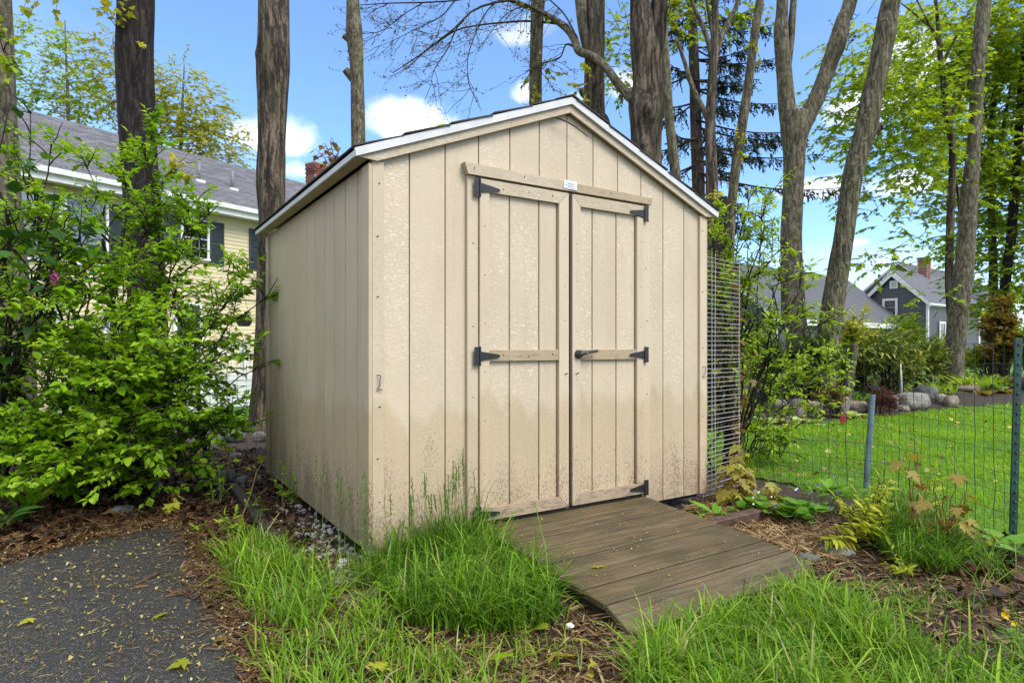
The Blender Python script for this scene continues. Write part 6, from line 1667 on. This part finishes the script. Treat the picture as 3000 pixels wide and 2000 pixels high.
# neighbour's lawn and the strip by the cream house
lp = [p for p in lawn_poly]
near_l = [p for p in lp]
vis_l = lambda x, y: np.where(x/np.maximum(y, .1) < .86, 1.0, .45)*((x/np.maximum(y, .1) < 1.5) & (x/np.maximum(y, .1) > .2))
lawn2 = sample(lp, 2600, lambda x, y: vis_l(x, y)*np.clip((5.0/np.maximum(y, 3))**1.15, .15, 1))
lawn2 = clump(lawn2, .4, .03)
N = len(lawn2); pat = vnoise(lawn2[:, 0]*1.8, lawn2[:, 1]*1.8, 2)+.6*vnoise(lawn2[:, 0]*5, lawn2[:, 1]*5, 6)
sc_d = np.clip(lawn2[:, 1]/5, .9, 2.2)
v, f, t = blades(lawn2, np.maximum(.02, .058*(1+.3*pat)*rng.lognormal(0, .28, N)), .0048*sc_d*rng.uniform(.6, 1.3, N), np.abs(rng.normal(.7, .4, N)), np.clip(.58+.20*pat+.16*vnoise(lawn2[:, 0]*.8, lawn2[:, 1]*1.3, 8)+rng.normal(0, .2, N), 0, 1))
tag(part('lawn_grass', v, f, M_lawn, tint=t), 'bright mown lawn grass beyond the wire fence', 'grass', kind='stuff')
yp = sample([np.array([-3.0, 8.6, 0]), np.array([-5.5, 8.6, 0]), np.array([-8.5, 15, 0]), np.array([-4.5, 15, 0])], 420)
N = len(yp); v, f, t = blades(yp, .07*rng.lognormal(0, .3, N), .012*rng.uniform(.6, 1.3, N), np.abs(rng.normal(.7, .4, N)), np.clip(.5+rng.normal(0, .18, N), 0, 1))
tag(part('lawn_grass', v, f, M_lawn, tint=t), 'lawn grass in front of the white porch', 'grass', kind='stuff')

# ------------------------------------------------------------------ litter
def flat_scatter(name, label, xy, size, tm, mat, tint, tilt=.35, lift=.006, cat='litter', z=None):
    N = len(xy); a = rng.uniform(0, 2*np.pi, N)
    zz = terr(xy[:, 0], xy[:, 1]) if z is None else z
    pos = np.c_[xy, zz+lift+rng.uniform(0, .006, N)]
    d = np.stack([np.cos(a), np.sin(a), rng.normal(0, tilt*.5, N)], 1)
    n_ = UP+rng.normal(0, tilt, (N, 3))
    v, f, t = scatter(tm, pos, d, n_, size, tint)
    return tag(part(name, v, f, mat, tint=t), label, cat, kind='stuff')
T_strip = (np.array([(-.04, 0, 0), (.04, 0, 0), (.05, .5, .03), (-.05, .5, .03), (0, 1, 0)], float), np.array([(0, 1, 2), (0, 2, 3), (3, 2, 4)]))
off_asph = lambda p: p[~inpoly(p, asph2)]
soil_all = GR([(-60, 1420), (700, 1330), (800, 1420), (1060, 1640), (1420, 1560), (1850, 1875), (2350, 1660), (1990, 1470), (2100, 1450), (2560, 1500), (3050, 1620), (3700, 1700), (3900, 2150), (760, 2150), (700, 1830), (600, 1700), (-80, 1720)])
under = np.array([(-6.8, 2.6), (-6.8, 6.6), (-1.9, 6.6), (-2.0, 5.2), (-1.3, 3.9), (-1.1, 3.2), (-1.9, 3.35), (-3.0, 3.2)])
p = clear(off_asph(sample(soil_all, 1600))); N = len(p)
flat_scatter('pine_straw', 'brown needles, straw and stems strewn over the bare soil', p, rng.uniform(.03, .11, N), T_strip, M_straw, rng.uniform(0, 1, N)**1.2, .25)
p = clear(off_asph(sample(soil_all, 900))); N = len(p)
flat_scatter('soil_crumbs', 'wood chips and leaf crumbs on the bare soil', p, rng.uniform(.008, .028, N), T_curl, M_lf_dead, rng.uniform(0, 1, N)**1.1, .5)
p = off_asph(sample([np.array(q) for q in under], 260)); N = len(p)
flat_scatter('leaf_litter', 'wet brown dead leaves under the big shrub', p, rng.uniform(.035, .085, N), T_curl, M_lf_dead, rng.uniform(0, 1, N)**1.3, .6, .01)
p = off_asph(sample([np.array(q) for q in under], 1500)); N = len(p)
flat_scatter('leaf_crumbs', 'brown mulch crumbs and petals along the driveway edge', p, rng.uniform(.007, .026, N), T_curl, M_lf_dead, rng.uniform(.0, 1, N), .5)
p = sample(GR([(2600, 1560), (2900, 1560), (3050, 1640), (3080, 1800), (2800, 1800)]), 160); N = len(p)
flat_scatter('leaf_litter', 'curled dead oak leaves under the fence at the right', p, rng.uniform(.05, .10, N), T_curl, M_lf_dead, rng.uniform(.1, .9, N), .6, .012)
p = clear(sample(GR([(1990, 1480), (2120, 1450), (2480, 1560), (2500, 1640), (2350, 1680), (2100, 1560)]), 5200)); N = len(p)
flat_scatter('dry_straw', 'tan dry straw stubble right of the ramp', p, rng.uniform(.03, .10, N), T_strip, M_straw, rng.uniform(.35, 1, N), .6, .012)
p = clear(sample(GR([(1480, 1850), (1720, 1790), (1850, 1880), (1900, 1990), (1400, 2050), (1300, 1900)]), 2600)); N = len(p)
flat_scatter('dry_straw', 'brown straw stubble on the soil in front of the ramp', p, rng.uniform(.02, .06, N), T_strip, M_straw, rng.uniform(.2, 1, N), .5, .01)
# chickweed seedlings in the soil
p = sample(GR([(1150, 1860), (1900, 1830), (1950, 2150), (1100, 2150)]), 1500, bare(11, -.2, .5)); N = len(p)
flat_scatter('chickweed', 'tiny pale green seedlings sprinkled on the bare soil', p, rng.uniform(.012, .024, N), T_oval4, M_lf_sap, rng.uniform(.4, 1, N), .5, .012, 'seedlings')
p = sample(lp, 9, vis_l); N = len(p)
flat_scatter('lawn_leaves', 'yellow and tan fallen leaves dotted over the lawn', p, rng.uniform(.03, .07, N), T_curl, M_petal, rng.uniform(0, .8, N), .4, .05)
p = sample([np.array(q) for q in [(2.2, 10.4), (5, 10.8), (9, 12.0), (12, 12.4), (13, 15.2), (3, 15.2)]], 95, bare(4, -.6, .3)); N = len(p)
pos = np.c_[p, terr(p[:, 0], p[:, 1])+rng.uniform(.02, .16, N)]
v, f, t = scatter(T_oval4, pos, rv(N)*np.array([1, 1, .4]), UP+rng.normal(0, .6, (N, 3)), rng.uniform(.07, .16, N), np.clip(rng.normal(.4, .25, N), 0, 1))
tag(part('ground_cover', v, f, M_lf_sap, tint=t), 'low green ground cover spreading behind the bed stones', 'ground cover', kind='stuff')
# petals and seed wings on the asphalt and ramp
dp = sample(drive_poly, 220, lambda x, y: np.where(y > 1.5, 1, 0)); N = len(dp)
flat_scatter('fallen_petals', 'yellow and tan maple flowers scattered over the wet asphalt', dp, rng.uniform(.005, .02, N), T_curl, M_petal, rng.uniform(0, 1, N)**1.4, .3, .018)
dp = sample(drive_poly, 900, lambda x, y: np.where(y > 1.5, 1, 0)); N = len(dp)
flat_scatter('asphalt_grit', 'small straw bits on the wet asphalt', dp, rng.uniform(.012, .04, N), T_strip, M_petal, rng.uniform(0, .7, N), .15, .018)
# drifts where litter gathers along the asphalt edge
ed = []
for a_, b_ in zip(drive_poly[:13], drive_poly[1:13]):
    L_ = np.linalg.norm(b_[:2]-a_[:2]); n_ = int(L_*900); t_ = rng.uniform(0, 1, n_)[:, None]
    nn = norm(np.array([-(b_-a_)[1], (b_-a_)[0]])); ed.append(a_[:2]+(b_[:2]-a_[:2])*t_+nn*rng.normal(0, .035, n_)[:, None])
ed = np.vstack(ed); N = len(ed)
flat_scatter('litter_drift', 'band of brown litter along the edge of the driveway', ed, rng.uniform(.006, .028, N), T_curl, M_lf_dead, rng.uniform(.15, 1, N), .45, .018)
flat_scatter('litter_drift', 'yellow petals mixed into the litter along the driveway edge', ed[::9]+rng.normal(0, .06, ed[::9].shape), rng.uniform(.005, .016, len(ed[::9])), T_curl, M_petal, rng.uniform(.1, .9, len(ed[::9])), .35, .024)
# bits lying on the ramp
def ramp_z(v): return np.where(v > -1.05, .058+.066*(v+.028)/1.02, -.01+(v+1.05)*.42)+.08
uv = np.c_[rng.uniform(UL+.03, UR-.03, 170), rng.uniform(-1.17, -.05, 170)]
rp = np.array([SW(a_, b_)[:2] for a_, b_ in uv])
flat_scatter('ramp_petals', 'small yellow petals and bits lying on the ramp boards', rp, rng.uniform(.004, .012, 170), T_curl, M_petal, rng.uniform(0, .9, 170), .2, .004, z=ramp_z(uv[:, 1]))
# fallen maple leaves one can pick out
def fallen(label, p, size, tint, rot, mat=M_lf_mapleY):
    v = leaf_variants(mat.name+'m', T_maple, mat)
    q = Quaternion((0, 0, 1), rot) @ Quaternion((1, 0, 0), rng.uniform(-.12, .12)) @ Quaternion((0, 1, 0), rng.uniform(-.15, .15))
    o = link('fallen_leaf', v[int(tint*8.99)], None, np.asarray(p)+UP*.03, rot=q, scale=size)
    return tag(o, label, 'leaf', 'fallen maple leaves')
# ramp leaf: find where the sight line meets the boards
def on_ramp(px_, py_):
    best = None
    for Y_ in np.linspace(2.2, 3.6, 400):
        q = P(px_, py_, Y_); r_ = q-SO; u_, v_ = r_@d1, r_@d2
        e = abs(q[2]-float(ramp_z(np.array(v_))))
        if best is None or e < best[0]: best = (e, q)
    return best[1]
fallen('yellow green maple leaf lying on the ramp boards', on_ramp(1765, 1665)-UP*.022, .075, .8, .5)
fallen('green maple leaf on the asphalt nearest the litter edge', G(475, 1822), .065, .45, 1.0)
fallen('green and yellow maple leaf on the asphalt near the bottom edge', G(553, 1955), .075, .4, 2.4)
fallen('yellow maple leaf in the grass at the bottom edge', G(1095, 2008)+UP*.03, .085, .8, -.4)
fallen('curled yellow leaf on the asphalt nearest the left edge', G(95, 1830), .06, .85, 2.9)
fallen('small orange leaf at the right end of the asphalt', G(645, 1900), .06, .3, .2, M_lf_bronze)
fallen('green leaf lying on the front roof edge of the shed', SW(.40, -.02, 2.165), .08, .6, 1.2, M_lf_maple)
fallen('broad leaf standing in the grass of the bottom foreground', G(1480, 1995)+UP*.05, .09, .5, .4, M_lf_maple)
# sticks
for lab, a_, b_, r_ in (('dark fallen twig on the asphalt', (398, 1722), (470, 1688), .007), ('short broken twig right of the long one on the asphalt', (478, 1702), (495, 1696), .008), ('pale straw stalk lying at the left edge of the driveway', (-20, 1614), (85, 1624), .004), ('thin dry stem leaning beside the far corner of the shed', (700, 1540), (775, 1330), .003)):
    p0, p1 = G(*a_)+UP*.02, (G(*b_)+UP*.02 if 'leaning' not in lab else P(b_[0], b_[1], 4.6))
    tag(part('stick', *tube(bow(p0, p1, .01, 7, .02), [r_, r_*1.1, r_, r_*.9, r_, r_*.8, r_*.5], 7), M_timber if 'pale' not in lab and 'dry' not in lab else M_cut, smooth=True), lab, 'stick', 'loose sticks')
p = ed+rng.normal(0, .05, ed.shape); N = len(p)
flat_scatter('needle_drift', 'brown needles along the edge of the driveway', p, rng.uniform(.03, .09, N), T_strip, M_straw, rng.uniform(0, .6, N), .2, .02)
p = off_asph(sample([np.array(q) for q in under], 900)); N = len(p)
flat_scatter('needle_litter', 'brown needles and twigs under the big shrub', p, rng.uniform(.04, .14, N), T_strip, M_straw, rng.uniform(0, .6, N), .35, .012)
# white gravel along the side wall
pv = []
uu = np.c_[rng.uniform(-.27, .12, 620), rng.uniform(-.12, 1.6, 620)]
uu = uu[(uu[:, 0] < -.01+.10*rng.uniform(0, 1, len(uu))) & (np.abs(rng.normal(0, 1, len(uu))) > .25+uu[:, 0]*-.0)]
peb = []
sp = []
for j in range(5):
    ph = np.pi*(j/4-.5)
    for i in range(6): sp.append([np.cos(ph)*np.cos(i*np.pi/3), np.cos(ph)*np.sin(i*np.pi/3), .7*np.sin(ph)])
sp = np.array(sp); spf = [(j*6+i, j*6+(i+1) % 6, (j+1)*6+(i+1) % 6, (j+1)*6+i) for j in range(4) for i in range(6)]
pm_ = [mkmesh('pebble', sp*rng.uniform(.75, 1.3, (len(sp), 1)), spf, M_pebble) for _ in range(5)]
gv = thing('gravel_strip', 'strip of white gravel along the foot of the shed side wall', 'gravel', SWg(-.1, .7)); gb = SWg(-.1, .7)
dens_k = 0
for (u_, v_) in uu:
    keep = math.exp(-((u_+.03)/.14)**2) if v_ > .1 else .7
    if rng.uniform() > keep or dens_k > 200: continue
    q = SWg(u_, v_); dens_k += 1
    link('pebble', pm_[rng.integers(5)], gv, q-gb+UP*.008, rot=Quaternion(rv(), rng.uniform(0, 3)), scale=float(rng.uniform(.008, .019)))
tag(part('white_pebble', sp*np.array([.02, .018, .016])*rng.uniform(.85, 1.15, (len(sp), 1))+G(718, 1845)+UP*.02, spf, M_pebble, smooth=True), 'white pebble at the right edge of the asphalt', 'stone')
tag(part('dandelion_puff', sp*np.array([.018, .018, .016])*rng.uniform(.7, 1.3, (len(sp), 1))+G(1668, 1848)+UP*.02, spf, M_white_fl), 'white fluffy tuft on the soil left of the ramp end', 'tuft')
part_y = rosette('dandelion_plant', 'yellow flowered dandelion in the grass at the lower right', G(2955, 1860), 10, .10, T_long, 'l', M_lf_violet, .6, (.2, .8), fl=[(M_yfl, .016, 3, .08, .02)])
